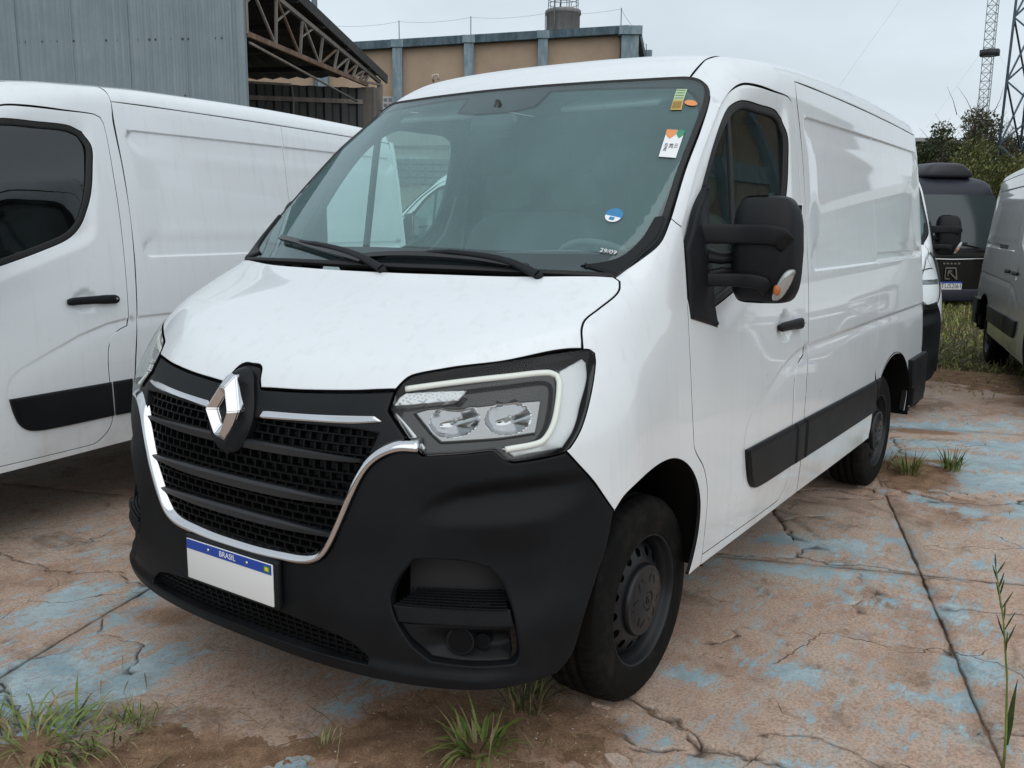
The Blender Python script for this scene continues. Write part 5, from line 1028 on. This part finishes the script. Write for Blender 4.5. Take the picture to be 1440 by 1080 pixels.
# far grass and leaf litter
mb = MB()
for k in range(15000):
    x = -6.7-15*rng.random()**1.7; y = rng.uniform(-2.4, 4.4); pr = math.sin(x*1.9+y)*.2+.5
    if x > -8.4 and rng.random() > .30+.25*(-6.9-x): continue
    u = rng.random(); blade(mb, (x, y, -.05), rng.uniform(0, 6.28), rng.uniform(.2, 1.4), rng.uniform(.05, .16)*(1.0 if x < -7.5 else .7), rng.uniform(.008, .02), 0 if u < .7 else 1 if u < .84 else 2, 2)
tag(mb.build('grass', [leaf_mat('yard_grass', (.17, .21, .04), (.28, .28, .075), 3), GR2, GR1]), 'rough yellowish green grass between the parked vans', kind='stuff')
mb = MB()
for k in range(1500):
    x = -6.2-3.6*rng.random()**1.2; y = rng.uniform(-1.5, 4.0); r = rng.uniform(.015, .045); a = rng.uniform(0, 6.28); t = rng.normal(0, .35, 2); c_ = Vector((x, y, -.035+rng.uniform(0, .03)))
    d1 = Vector((math.cos(a), math.sin(a), t[0]))*r; d2 = Vector((-math.sin(a), math.cos(a), t[1]))*r*.5; mb.add([c_-d1, c_-d2, c_+d1, c_+d2], [(0, 1, 2, 3)], int(rng.choice([0, 0, 1, 1, 2])))
tag(mb.build('leaf_litter', [mat('dry_leaf', (.14, .085, .045), .8), mat('rotten_leaf', (.055, .036, .024), .8), mat('bleached_leaf', (.40, .35, .29), .8)]), 'dry leaves and bits littering the strip behind the slabs', kind='stuff')
# ------------------------------------------------------------------ buildings and masts; (d, s) = metres into the yard and to the right of the standing point
YAW = 3.749236575591592; FH = np.array([math.cos(YAW), math.sin(YAW)]); RH = np.array([math.sin(YAW), -math.cos(YAW)])
def W(d, s, z=0.): q = np.array(CAM_POS[:2])+FH*d+RH*s; return Vector((q[0], q[1], z))
def streak_mat(name, c1, c2, rough=.6, vs=(6, 6, .35), amt=(.38, .68), metal=0., rust=None):
    m = mat(name, c1, rough, metal); n = NT(m); a = n.noise(n.coord(vs), 1.6, 6, .65); b = n.noise(n.coord(), 2.2, 6, .65); c = n.mix(n.maprange(n.math('ADD', n.math('MULTIPLY', a, .6), n.math('MULTIPLY', b, .4)), *amt), c1, c2)
    if rust: c = n.mix(n.maprange(n.noise(n.coord(), 5, 7, .7), .58, .70), c, rust)
    n.color(c); return m
CORR = streak_mat('blue_grey_sheet', (.165, .218, .245), (.218, .272, .298), .5, (9, 9, .25)); CORRD = streak_mat('dark_sheet', (.030, .034, .036), (.055, .058, .058), .6)
RUST = streak_mat('rusty_steel', (.12, .068, .042), (.24, .165, .12), .75); GALV = streak_mat('weathered_steel', (.15, .14, .13), (.27, .23, .19), .6, rust=(.20, .095, .05)); ROOFM = streak_mat('dark_roof_sheet', (.020, .021, .021), (.045, .045, .043), .7)
CCOL = streak_mat('stained_concrete', (.115, .105, .095), (.21, .195, .175), .9); BLUEC = streak_mat('peeling_blue_concrete', (.14, .205, .245), (.28, .35, .385), .85, (3, 3, .6)); BLUED = streak_mat('grimy_blue_parapet', (.040, .070, .090), (.115, .165, .195), .85, (4, 4, .8))
def brick_mat():
    m = mat('tan_brick', rough=.9); n = NT(m); c = n.n('TexCoord'); b = n.n('TexBrick'); mp_ = n.n('Mapping'); mp_.inputs['Scale'].default_value = (1, 1, 1); n.l(c.outputs['UV'], mp_.inputs[0]); n.l(mp_.outputs[0], b.inputs[0])
    b.inputs['Scale'].default_value = 1; b.inputs['Brick Width'].default_value = .24; b.inputs['Row Height'].default_value = .085; b.inputs['Mortar Size'].default_value = .012
    b.inputs['Color1'].default_value = (.42, .31, .225, 1); b.inputs['Color2'].default_value = (.42, .315, .225, 1); b.inputs['Mortar'].default_value = (.40, .31, .225, 1)
    a = n.noise(n.coord(kind='UV'), .6, 6, .65); n.color(n.mix(n.maprange(a, .35, .7, 0, .45), b.outputs[0], (.24, .18, .13))); n.bump(b.outputs[1], -.3, .02); return m
BRICK = brick_mat()
def wallbox(mb, a, b, th, z0, z1, m=0):
    a, b = Vector(a), Vector(b); t = (b-a); t.z = 0; q = t.to_track_quat('X', 'Z').to_matrix(); mid = (a+b)/2; mb.box((mid.x, mid.y, (z0+z1)/2), (t.length, th, z1-z0), q, m); return mb
def uv_wall(o):
    me = o.data; uv = me.uv_layers.new(name='UV')
    for p in me.polygons:
        nrm = p.normal; t = Vector((-nrm.y, nrm.x, 0)); t = t.normalized() if t.length > .1 else Vector((1, 0, 0))
        for li in p.loop_indices: co = me.vertices[me.loops[li].vertex_index].co; uv.data[li].uv = (co.dot(t), co.z)
def corr_sheet(name, a, b, z0, z1, pitch, depth, m, parent, jit=.0):
    a, b = Vector(a), Vector(b); t = (b-a); t.z = 0; L = t.length; t.normalize(); nrm = Vector((t.y, -t.x, 0)); k = max(1, round(L/pitch)); V = []; xs = []
    for i in range(k):
        for f, dd in ((0, 0), (.30, 0), (.42, 1), (.80, 1), (.92, 0)): xs.append(((i+f)/k*L, dd))
    xs.append((L, 0)); n_ = len(xs)
    for z in (z0, z1): V += [a.xy.to_3d()+t*x+nrm*(dd*depth+jit)+Vector((0, 0, z)) for x, dd in xs]
    return link(name, mesh_from(name, V, [(i, i+1, n_+i+1, n_+i) for i in range(n_-1)], m, None, False), parent)
# corrugated shed on the left
shed = empty('metal_shed', W(16, -4.6)); tag(shed, 'tall blue grey corrugated metal shed wall behind the left van', 'shed'); inv_s = Matrix.Translation(-shed.location)
sa, sb = Vector((-8.46, -11.2, 0)), Vector((-2.0, -23.9, 0)); tdir = (sb-sa).normalized()
def put(o, par): o.parent = par; o.matrix_parent_inverse = Matrix.Translation(-par.location); return o
for i in range(13):
    p, q_ = sa+tdir*1.08*i, sa+tdir*1.08*(i+1)+tdir*.03; put(corr_sheet('corrugated_sheet', p, q_, -.1, 4.02, .118, .014, CORR, None, .004*(i % 2)), shed); put(corr_sheet('corrugated_sheet', p, q_, 3.92, 8.6, .118, .014, CORR, None, .008+.004*(i % 2)), shed)
sc = MB(); nrm = Vector((tdir.y, -tdir.x, 0))
for z in (3.72, 4.68, 5.6):
    for i in range(46):
        for e_ in ((0, .11) if i % 2 else (0,)): p = sa+tdir*(.12+i*.31+e_)+nrm*.034+Vector((0, 0, z)); sc.box(p, (.035, .035, .035), tdir.to_track_quat('X', 'Z').to_matrix())
put(tag(sc.build('sheet_screws', [mat('screw_dark', (.03, .03, .032), .5)]), kind='stuff'), shed)
put(MB().box(sa+Vector((0, 0, 4.2))+tdir*.05, (.12, .10, 8.8), tdir.to_track_quat('X', 'Z').to_matrix()).build('corner_flashing', [CORR]), shed)
# open truss shed
canopy = empty('open_shed', (-13.9, -13.5, 0)); tag(canopy, 'open shed with rusty truss under a dark sloping roof', 'shed')
N0, F0 = Vector((-8.53, -11.22, 4.75)), Vector((-13.9, -13.5, 4.72)); NU, FU = Vector((-8.53, -11.22, 5.78)), Vector((-14.7, -13.84, 4.90)); back = Vector((.393, -.92, 0))
put(MB().bar(N0, F0, .07, .09).build('lower_chord', [RUST]), canopy); put(MB().bar(NU, FU, .07, .08).build('upper_chord', [GALV]), canopy)
ts = [0, .19, .37, .53, .66, .76, .84, .91, .965]
for k, t in enumerate(ts):
    a = N0.lerp(F0, t); b = NU.lerp(FU, t*.93); put(MB().bar(a, b, .045).build('truss_post', [GALV]), canopy)
    if k+1 < len(ts):
        c_ = NU.lerp(FU, ts[k+1]*.93); d_ = N0.lerp(F0, ts[k+1]); put((MB().bar(b, d_, .04) if k < 3 else MB().bar(a, c_, .035)).build('truss_brace', [RUST if k % 2 else GALV]), canopy)
        if k < 3: put(MB().bar(a.lerp(b, .5)+(d_-b)*.25*0, b.lerp(c_, .55), .03).build('truss_brace', [GALV]), canopy)
rf = MB(); A0, A1 = Vector((-8.3, -11.0, 6.22)), Vector((-14.98, -13.86, 5.06)); B0, B1 = A0+back*13, A1+back*13
for (p, q_, r_, s_) in ((A0, A1, B1, B0),):
    n_ = 60; V = []
    for i in range(n_+1):
        for e_ in (0, 1): a = p.lerp(s_, i/n_); b = q_.lerp(r_, i/n_); V.append((a if e_ == 0 else b)+Vector((0, 0, .05*(i % 2))))
    rf.add(V, [(2*i, 2*i+1, 2*i+3, 2*i+2) for i in range(n_)])
put(rf.build('roof_sheet', [ROOFM]), canopy)
put(MB().bar(A0-Vector((0, 0, .06)), A1-Vector((0, 0, .06)), .05, .20).build('roof_fascia', [ROOFM]), canopy)
for t in (.12, .3, .48, .66, .84): a = A0.lerp(A1, t)-Vector((0, 0, .14)); put(MB().bar(a, a+back*13, .06, .12).build('purlin', [ROOFM]), canopy)
put(MB().box((-13.98, -13.5, 2.3), (.34, .34, 4.7), Matrix.Rotation(.4, 3, 'Z')).build('concrete_column', [CCOL]), canopy)
put(MB().bar(F0+Vector((.1, 0, .05)), F0+Vector((-.8, -.33, .12)), .05).bar(F0+Vector((-.8, -.33, .12)), F0+Vector((-.75, -.30, -.5)), .12).build('gutter_bracket', [GALV]), canopy)
put(MB().tube([(-8.6, -11.25, 4.62), (-13.4, -13.35, 4.28)], .025, 8).build('tie_rod', [GALV]), canopy)
wa, wb = W(22.3, -3.55), W(21.4, -7.2); put(corr_sheet('dark_sheet_wall', wa, wb, -.1, 4.62, .36, .07, CORRD, None), canopy)
put(MB().bar(wa+Vector((0, 0, 4.30)), wb+Vector((0, 0, 4.30)), .06, .10).build('wall_rail', [GALV]), canopy)
put(MB().bar(W(21.0, -6.1, 4.55), W(21.2, -4.95, 4.52), .05).tube([W(21.2, -4.95, 4.5), W(21.2, -4.9, 4.2), W(21.2, -4.97, 3.2)], .015, 6).build('lamp_conduit', [GALV]), canopy)
# tan brick building with blue columns
bld = empty('brick_building', W(38, 0)); tag(bld, 'tan brick building with peeling blue columns and parapet', 'building')
dpt = Vector((FH[0], FH[1], 0))
ztop = lambda s: 9.05+.066*(s+1.9)
bw = MB(); P0, P1 = W(40.2, -14), W(40.2, 4.9)
bw.add([P0, P1, P1+Vector((0, 0, ztop(4.9))), P0+Vector((0, 0, ztop(-14)))], [(0, 1, 2, 3)]); P2 = W(54, 7.6); bw.add([P1, P2, P2+Vector((0, 0, 9.3)), P1+Vector((0, 0, ztop(4.9)))], [(0, 1, 2, 3)])
o_ = bw.build('brick_wall', [BRICK]); uv_wall(o_); put(o_, bld)
for s in (-8.0, -4.88, -1.91, 1.16):
    b_ = MB(); p = W(40.05, s); b_.box(p+Vector((0, 0, ztop(s)/2)), (.36, .40, ztop(s)), Matrix.Rotation(YAW, 3, 'Z')).box(p+Vector((0, 0, ztop(s)-.05)), (.48, .52, .30), Matrix.Rotation(YAW, 3, 'Z')); put(b_.build('blue_column', [BLUEC]), bld)
b_ = MB(); p = W(40.0, 4.75); b_.box(p+Vector((0, 0, 4.65)), (.6, .70, 9.3), Matrix.Rotation(YAW, 3, 'Z')).box(p+Vector((0, 0, 9.36)), (.8, .95, .34), Matrix.Rotation(YAW, 3, 'Z')); put(b_.build('blue_column', [BLUEC]), bld)
b_ = MB(); p = W(47.0, 6.25); b_.box(p+Vector((0, 0, 4.8)), (.6, .6, 9.6), Matrix.Rotation(YAW, 3, 'Z')).box(p+Vector((0, 0, 9.65)), (.8, .8, .34), Matrix.Rotation(YAW, 3, 'Z')); put(b_.build('blue_column', [BLUEC]), bld)
put(MB().bar(W(40.1, -14, ztop(-14)-.05), W(40.1, 4.7, ztop(4.7)-.05), .5, .32).build('parapet', [BLUED]), bld); put(MB().bar(W(40.2, 5.0, 9.45), W(47, 6.2, 9.5), .4, .4).build('parapet', [BLUED]), bld)
gbk = MB()
for i in range(5):
    for j in range(4): gbk.box(W(40.1, -5.62+.20*i, 5.9+.22*j), (.06, .16, .16), Matrix.Rotation(YAW, 3, 'Z'))
put(tag(gbk.build('glass_blocks', [mat('dim_glass', (.20, .23, .24), .2)]), kind='stuff'), bld)
put(MB().bar(W(40.08, -5.75, 6.23), W(40.08, -4.6, 6.23), .02, .95).build('window_surround', [mat('old_white', (.42, .43, .42), .8)]), bld)
put(MB().tube([W(39.9, -3.38, 7.3), W(39.6, -3.38, 7.38)], .05, 8).tube([W(39.6, -3.38, 7.3), W(39.6, -3.38, 7.5), W(39.6, -3.18, 7.53), W(39.6, -3.15, 7.33)], .05, 8).build('wall_lamp', [mat('lamp_cream', (.5, .45, .38), .6)]), bld)
for s, zt, d_ in ((-7.69, 9.53, 40), (-4.80, 9.72, 40), (-1.83, 9.91, 40), (1.25, 10.10, 40), (4.38, 10.29, 40), (5.23, 9.94, 42), (6.14, 9.79, 45)):
    t_ = MB(); t_.tube([W(d_, s, 8.2), W(d_, s, zt)], .020, 6); put(t_.build('lightning_rod', [mat('rod_grey', (.10, .11, .12), .6)] if s == -7.69 else [bpy.data.materials['rod_grey']]), bld)
wp = MB(); pts = [(40, -7.69, 9.5), (40, -4.80, 9.68), (40, -1.83, 9.87), (40, 1.25, 10.05), (40, 4.38, 10.25), (42, 5.23, 9.9), (45, 6.14, 9.75)]
for (a, b) in zip(pts[:-1], pts[1:]): wp.tube([W(a[0]+(b[0]-a[0])*t, a[1]+(b[1]-a[1])*t, a[2]+(b[2]-a[2])*t-.10*4*t*(1-t)) for t in np.linspace(0, 1, 9)], .006, 4)
put(wp.build('wire', [bpy.data.materials['rod_grey']]), bld)
# water tank on the roof
tk = empty('water_tank', W(46, 2.28, 9.62)); tag(tk, 'round concrete water tank with railing on the brick building roof', 'water tank'); tp = tk.location
put(MB().lathe([(.80, -.6), (.80, 1.62), (.85, 1.64), (.85, 1.80), (.80, 1.84), (0.001, 1.9)], 40, 'Z', 0, tp).build('tank_body', [streak_mat('grey_tank', (.17, .175, .178), (.26, .265, .265), .9)]), tk)
t_ = MB(); ring = lambda z: [tp+Vector((.72*math.cos(a), .72*math.sin(a), z)) for a in np.linspace(0, 2*math.pi, 25)]
t_.tube(ring(2.12), .014, 5).tube(ring(2.35), .014, 5)
for a in np.linspace(0, 2*math.pi, 9)[:-1]: t_.tube([tp+Vector((.72*math.cos(a), .72*math.sin(a), 1.8)), tp+Vector((.72*math.cos(a), .72*math.sin(a), 2.36))], .016, 5)
put(t_.build('railing', [bpy.data.materials['rod_grey']]), tk)
rt = Vector((RH[0], RH[1], 0)); put(MB().tube([tp-rt*.45+Vector((0, 0, -.3))-dpt*.82, tp-rt*.45+Vector((0, 0, 2.75))-dpt*.82], .03, 6).build('pipe', [bpy.data.materials['rod_grey']]), tk); put(MB().tube([tp-rt*.12+Vector((0, 0, 1.8)), tp-rt*.12+Vector((0, 0, 3.6))], .03, 6).build('antenna', [bpy.data.materials['rod_grey']]), tk)
V, F = superbox((0, 0, 0), .05, .23, .34, 2.0, 20, m=14); dd = tp+rt*.28+Vector((0, 0, 2.75)); put(MB().add([rt*y+dpt*x+Vector((0, 0, z))+dd for x, y, z in V], F, 0, True).tube([dd+Vector((0, 0, -.3)), dd+Vector((0, 0, -.95))], .03, 6).build('dish', [mat('dish_grey', (.36, .36, .35), .6)]), tk)
# grey rendered building behind the left van
gb_ = empty('grey_building', W(30, -3)); tag(gb_, 'low grey building with glass block band, seen through the cab window', 'building')
put(wallbox(MB(), W(30, -9), W(29.4, 6), .3, -.1, 4.9).build('rendered_wall', [streak_mat('pale_render', (.30, .30, .28), (.40, .39, .36), .9)]), gb_); put(MB().bar(W(29.7, -5, 3.86), W(29.2, 1, 3.90), .05).build('conduit', [GALV]), gb_)
fr_ = MB(); gl_ = MB()
for i in range(10):
    for j in range(4): gl_.box(W(29.55, -3.6+.24*i, 2.80+.20*j), (.06, .20, .16), Matrix.Rotation(YAW, 3, 'Z'))
put(tag(gl_.build('glass_blocks', [mat('dark_glass_block', (.16, .19, .20), .2)]), kind='stuff'), gb_); put(MB().box(W(29.62, -2.4, 3.12), (.05, 2.6, .92), Matrix.Rotation(YAW, 3, 'Z')).build('block_frame', [bpy.data.materials['old_white']]), gb_)
# light pole, masts
lp = MB(); lp.tube([W(40, -8.28, 0), W(40, -8.28, 20)], [.16, .09], 10); tag(lp.build('light_pole', [mat('pole_blue_grey', (.13, .17, .20), .6)]), 'slim grey pole rising behind the dark roof', 'pole')
def lattice(name, label, base, w0, w1, h, n_, r, m, legs=4, rot=.3, z0=0.):
    root = empty(name, base); tag(root, label, 'tower'); pos = lambda i, t: base+Vector((math.cos(rot+2*math.pi*i/legs), math.sin(rot+2*math.pi*i/legs), 0))*(w0+(w1-w0)*t)*.5+Vector((0, 0, z0+h*t))
    for i in range(legs): put(MB().tube([pos(i, 0), pos(i, 1)], r, 6).build('leg', [m]), root)
    ts_ = [1-(1-k/n_)**1.15 for k in range(n_+1)] if w0 != w1 else [k/n_ for k in range(n_+1)]
    br = MB()
    for k in range(n_):
        for i in range(legs):
            j = (i+1) % legs; br.bar(pos(i, ts_[k]), pos(j, ts_[k+1]), r*1.2); br.bar(pos(j, ts_[k]), pos(i, ts_[k+1]), r*1.2) if w0 != w1 else br.bar(pos(i, ts_[k+1]), pos(j, ts_[k+1]), r)
    put(tag(br.build('bracing', [m]), kind='stuff'), root); return root
mast = lattice('radio_mast', 'far slim grey lattice mast with dark collar', W(60, 29.6), .78, .78, 30, 60, .022, mat('mast_grey', (.26, .29, .31), .6), 3, .5)
put(MB().lathe([(.55, 12.0), (.62, 12.0), (.62, 12.35), (.55, 12.35)], 6, 'Z', 0, mast.location).build('collar', [mat('collar_dark', (.03, .03, .035), .6)]), mast)
gy = MB(); top = mast.location+Vector((0, 0, 13))
for s in (-9, 7): gy.tube([top, W(58, 29.6+s, .5)], .004, 4)
gy.tube([mast.location+Vector((0, 0, 24)), W(52, 12, .5)], .004, 4); put(gy.build('guy_wire', [bpy.data.materials['mast_grey']]), mast)
lattice('lattice_tower', 'blue four legged lattice tower at the right edge of the yard', W(32, 18.0), 3.4, 2.7, 17, 9, .042, streak_mat('tower_blue', (.045, .075, .105), (.10, .14, .175), .6), 4, .62)
# small wall behind the bus
put(wallbox(MB(), W(36, 14.2), W(36, 16.4), 3, -.1, 4.62).build('rendered_wall', [mat('dull_render', (.20, .19, .17), .9)]), tag(empty('small_building', W(36, 15.5)), 'plain dull grey building end between white vans and trees', 'building'))
put(MB().bar(W(34.4, 14.0, 4.62), W(34.4, 16.0, 4.62), .3, .12).build('roof_edge', [mat('edge_pale', (.40, .40, .39), .8)]), bpy.data.objects['small_building'])
# building across the yard that shows in the door glass
ob = empty('opposite_building', (-20, 10, 0)); tag(ob, 'long tan wall with a blue band across the yard, mirrored in the door window', 'building')
o_ = wallbox(MB(), (-48, 10.4, 0), (-16, 9.8, 0), .4, -.1, 10.5).build('tan_wall', [streak_mat('tan_render', (.25, .185, .12), (.33, .26, .18), .9)]); put(o_, ob)
put(wallbox(MB(), (-48, 10.15, 0), (-16, 9.55, 0), .06, 4.9, 5.6).build('blue_band', [BLUEC]), ob); put(MB().bar((-48, 10.2, 10.5), (-16, 9.6, 10.5), .5, .4).build('parapet', [BLUED]), ob)
for i in range(7): put(MB().box((-46+4.6*i, 10.05-.09*i, 5.2), (.4, .4, 10.4)).build('blue_column', [BLUEC]), ob)
# ------------------------------------------------------------------ trees behind
BARK = streak_mat('bark', (.035, .028, .022), (.085, .070, .055), .9)
def tree(label, d, s, h, rx, rz, cz, nleaf, cols, seed, twigs=0):
    r_ = np.random.default_rng(seed); base = W(d, s); root = empty('tree', base); tag(root, label, 'tree', 'trees beyond the parked bus')
    t_ = MB(); top = base+Vector((.2, .1, h*.75)); t_.tube([base, base+Vector((.1, 0, h*.35)), top], [.16, .12, .05], 8)
    cl = []
    for k in range(26):
        v = r_.normal(size=3); v /= np.linalg.norm(v); q = r_.random()**.4; c_ = base+Vector((v[0]*rx*q, v[1]*rx*q, cz+v[2]*rz*q)); cl.append((c_, r_.uniform(.35, .70)*rx*.6))
        if k < 12: t_.tube([base+Vector((.1, 0, h*.3+.04*k)), base.lerp(c_, .55)+Vector((0, 0, h*.18)), c_], [.06, .04, .012], 6)
    put(t_.build('trunk', [BARK]), root)
    L = MB()
    for k in range(nleaf):
        c_, rr = cl[int(r_.integers(len(cl)))]; v = r_.normal(size=3); v /= np.linalg.norm(v); p = c_+Vector(v)*rr*(r_.random()**.45); a = Vector(r_.normal(size=3)).normalized(); b = a.orthogonal().normalized(); q = r_.uniform(.03, .075)
        L.add([p-a*q, p-b*q*.5, p+a*q, p+b*q*.5], [(0, 1, 2, 3)], int(r_.integers(len(cols))))
    put(L.build('crown', cols), root)
    if twigs:
        g_ = MB()
        for k in range(twigs):
            c_, rr = cl[int(r_.integers(len(cl)))]; p = c_+Vector((r_.normal()*.3, r_.normal()*.3, rr*.6)); e_ = p+Vector((r_.normal()*.4, r_.normal()*.4, r_.uniform(.4, 1.0))); g_.tube([p, p.lerp(e_, .5)+Vector((.05, .05, 0)), e_], [.016, .010, .004], 4)
        put(tag(g_.build('twigs', [BARK]), kind='stuff'), root)
LM = lambda n_, c_: leaf_mat(n_, c_, tuple(k*1.5 for k in c_), 6)
lg = [LM('leaf_dark', (.070, .088, .055)), LM('leaf_mid', (.095, .115, .060)), LM('leaf_green', (.13, .155, .055)), LM('leaf_yellow', (.19, .19, .07)), LM('leaf_brown', (.155, .125, .092))]
tree('dark rounded tree at the left end of the row of trees', 31, 14.2, 4.4, .95, 1.4, 3.2, 12000, [lg[0], lg[1], lg[1]], 1)
tree('brownish thin crowned tree with bare twigs at its top', 34, 16.9, 5.0, 1.7, 1.7, 3.7, 19000, [lg[1], lg[4], lg[1], lg[4]], 2, 110)
tree('bright green bushy tree in front of the lattice tower', 28, 15.0, 3.9, 1.9, 1.3, 2.7, 22000, [lg[2], lg[1], lg[3], lg[3]], 3)
tree('yellowish green bush at the right edge above the silver van', 26, 15.6, 3.8, 1.5, 1.3, 2.8, 15000, [lg[2], lg[3], lg[3]], 4, 40)
tree('brown bare twigged tree behind the blue tower legs', 37, 20.4, 5.4, 2.2, 1.6, 4.0, 17000, [lg[4], lg[1], lg[4], lg[1]], 5, 140)
tree('tall pale green leafy tree far right behind the tower', 40, 23.4, 5.6, 2.4, 1.8, 4.1, 14000, [lg[2], lg[1]], 6, 60)
# ------------------------------------------------------------------ the dark bus
bus = empty('bus', W(19.0, 8.98, -.15), YAW+math.pi+.10); tag(bus, 'dark navy bus front with roof air conditioner behind the vans', 'bus')
NAVY = grain_mat('navy_paint', (.016, .018, .030), .42, 20, .0, .35)
def bp(name, mb, mats): return mb.build(name, mats, bus)
V, F = superbox((-3.5, 0, 1.52), 3.5, 1.16, 1.22, 9, 48, m=48); V = [(x-(.32*max(0, (z-1.15)/1.6)**2*max(0, (x+1.5)/1.5) if x > -1.5 else 0), y*(1-.05*max(0, (z-1.2)/1.5)), z) for x, y, z in V]; bp('body', MB().add(V, F, 0, True), [NAVY])
def front_sheet(name, z0, z1, hw0, hw1, off, m, ny=18, nz=8):
    V = []
    for j in range(nz+1):
        z = z0+(z1-z0)*j/nz; hw = hw0+(hw1-hw0)*j/nz
        for i in range(ny+1): y = -hw+2*hw*i/ny; V.append((off-.32*max(0, (z-1.15)/1.6)**2-.07*abs(y/1.0)**4, y, z))
    return bp(name, MB().add(V, [(j*(ny+1)+i, j*(ny+1)+i+1, (j+1)*(ny+1)+i+1, (j+1)*(ny+1)+i) for j in range(nz) for i in range(ny)], 0, True), [m])
BUSGL = mat('bus_windscreen', (.040, .055, .060), .10, spec=.5)
front_sheet('windscreen', 1.26, 2.34, 1.02, .98, .012, BUSGL); front_sheet('black_front_panel', .36, 1.22, 1.0, 1.02, .010, GLOSSBLK)
bp('chrome_line', MB().tube([(.035-.07*abs(y)**4, y, 1.035+.02*abs(y)) for y in np.linspace(-.9, .9, 21)], .014, 8), [CHROME])
bp('front_bumper', MB().box((.0, 0, .30), (.16, 2.05, .26), None, 0, .05), [NAVY]); bp('grille', MB().box((.022, 0, 1.12), (.02, 1.5, .09), None, 0, .008), [DARK])
bp('wiper', MB().tube([(.05, .55, 1.27), (.045, .1, 1.36), (.03, -.35, 1.37)], .014, 6).bar((.03, .3, 1.36), (.03, -.6, 1.39), .03, .03), [GLOSSBLK])
e_ = MB()
for a, b in (((-.14, .62), (-.10, .86)), ((-.10, .86), (.12, .86)), ((.12, .86), (.12, .66)), ((-.12, .64), (.06, .80)), ((.06, .80), (-.02, .80)), ((.06, .80), (.06, .70)), ((.12, .64), (.02, .64))): e_.bar((.03, -a[0], a[1]), (.03, -b[0], b[1]), .02, .028)
bp('emblem', e_, [CHROME]); e_ = MB()
for i in range(5): e_.box((.028, .16-.08*i, .95), (.012, .05, .03))
bp('front_letters', e_, [CHROME]); bpz = bp('licence_plate', MB().box((.05, .02, .50), (.02, .46, .16), None, 0, .006).box((.062, .02, .565), (.004, .455, .032), None, 1), [WHITE, PBLUE])
text_mesh('plate_text', 'TUS2I61', .13, INK, bpz, Matrix.Translation((.063, .02, .492)) @ MX)
V, F = superbox((-1.2, .12, 2.84), .75, .56, .17, 6, 28); bp('roof_air_conditioner', MB().add([(x, y*(1-.35*max(0, z-2.80)/.17), z) for x, y, z in V], F, 0, True), [mat('unit_grey', (.030, .032, .040), .45)])
for s in (1, -1):
    o_ = link('wheel', tyre_me, bus, (-1.3, s*.98, .36)); link('rim', rim_me, o_)
    bp('headlight', MB().box((-.03, s*.92, .62), (.10, .26, .16), None, 0, .04), [BUSGL]); bp('side_window', MB().box((-3.6, s*1.095, 1.85), (5.0, .03, .75), None, 0, .01), [BUSGL])
# ------------------------------------------------------------------ the other vans: copies of the first with their own place, paint and lamps
SK = ('permit_sticker', 'oval_sticker', 'label_sticker', 'label_mark', 'label_text', 'round_sticker', 'round_sticker_field', 'round_sticker_mark', 'chalk_date', 'permit_print')
def place(label, x, y, rz, skip=SK, z=0.):
    c = copy_tree(van, None, skip); c.location = (x, y, z); c.rotation_euler = (0, 0, rz); c['label'] = label; return c
v2 = place('white panel van at the left edge, its long blank side and door window showing', 1.252, -3.057, R(6.33))
v3 = place('white panel van mostly hidden behind the nearest van, clear headlamp and black mirror showing', -5.74, -.30, R(18), SK+('headlight',))
old = [(.62, .86, .90), (.70, .80, .98), (.66, .82, 1.12), (.52, .86, 1.24), (.36, .90, 1.34), (.24, .930, 1.37), (.25, .948, 1.28), (.36, .965, 1.14), (.47, .972, 1.0), (.55, .935, .92)]
pm = panel_mesh('headlight_surround', HL, OBF, PAINT, h=.03, gap=.002)
ol = panel_mesh('headlight', old, OBF, [LENS, GLOSSBLK], h=.03, off=.018, thick=.03, skirt_mat=1, edge=.01, drop=.008, gap=0); oi = panel_mesh('lamp_reflector', old, OBF, mat('old_lamp_reflector', (.30, .31, .32), .2, .9), h=.012, off=.003, gap=.016, thick=.004, D=lambda P: -.012*np.abs(np.sin((P[:, 2]-.88)*13.5)))
for me in (pm, mirror_mesh(pm)): link('headlight_surround', me, v3)
for me, mi_ in ((ol, oi), (mirror_mesh(ol), mirror_mesh(oi))): link('lamp_reflector', mi_, link('headlight', me, v3))
v4 = place('dusty silver grey panel van at the right edge facing the camera', -6.842, 2.324, R(14.85), SK+('wing_mirror',), -.05); v4['group'] = 'panel vans parked in the yard'
def recol(o):
    for i, s in enumerate(o.material_slots):
        if s.material == PAINT: s.link = 'OBJECT'; s.material = SILVER
    for ch in o.children: recol(ch)
recol(v4)
for dd in v2.children:
    for ch in dd.children:
        for s in ch.material_slots:
            if s.material == SIDEGLASS: s.link = 'OBJECT'; s.material = DARKGLASS
rl = panel_mesh('sliding_door_rail', XZ((-2.1, 1.372), (-2.75, 1.372), (-2.75, 1.418), (-2.1, 1.418)), SIDE, DARK, h=.05, off=.003, D=D_side, gap=0); link('sliding_door_rail', mirror_mesh(rl), v4)
hm = bpy.data.objects.new('sliding_door_handle', mirror_mesh(handle_me)); COL.objects.link(hm); hm.parent = v4; hm.location = (-.50, .006, 0)
place('white panel van far behind, only its cab corner visible through the nearest van side window', -7.35, -6.35, R(285), SK)
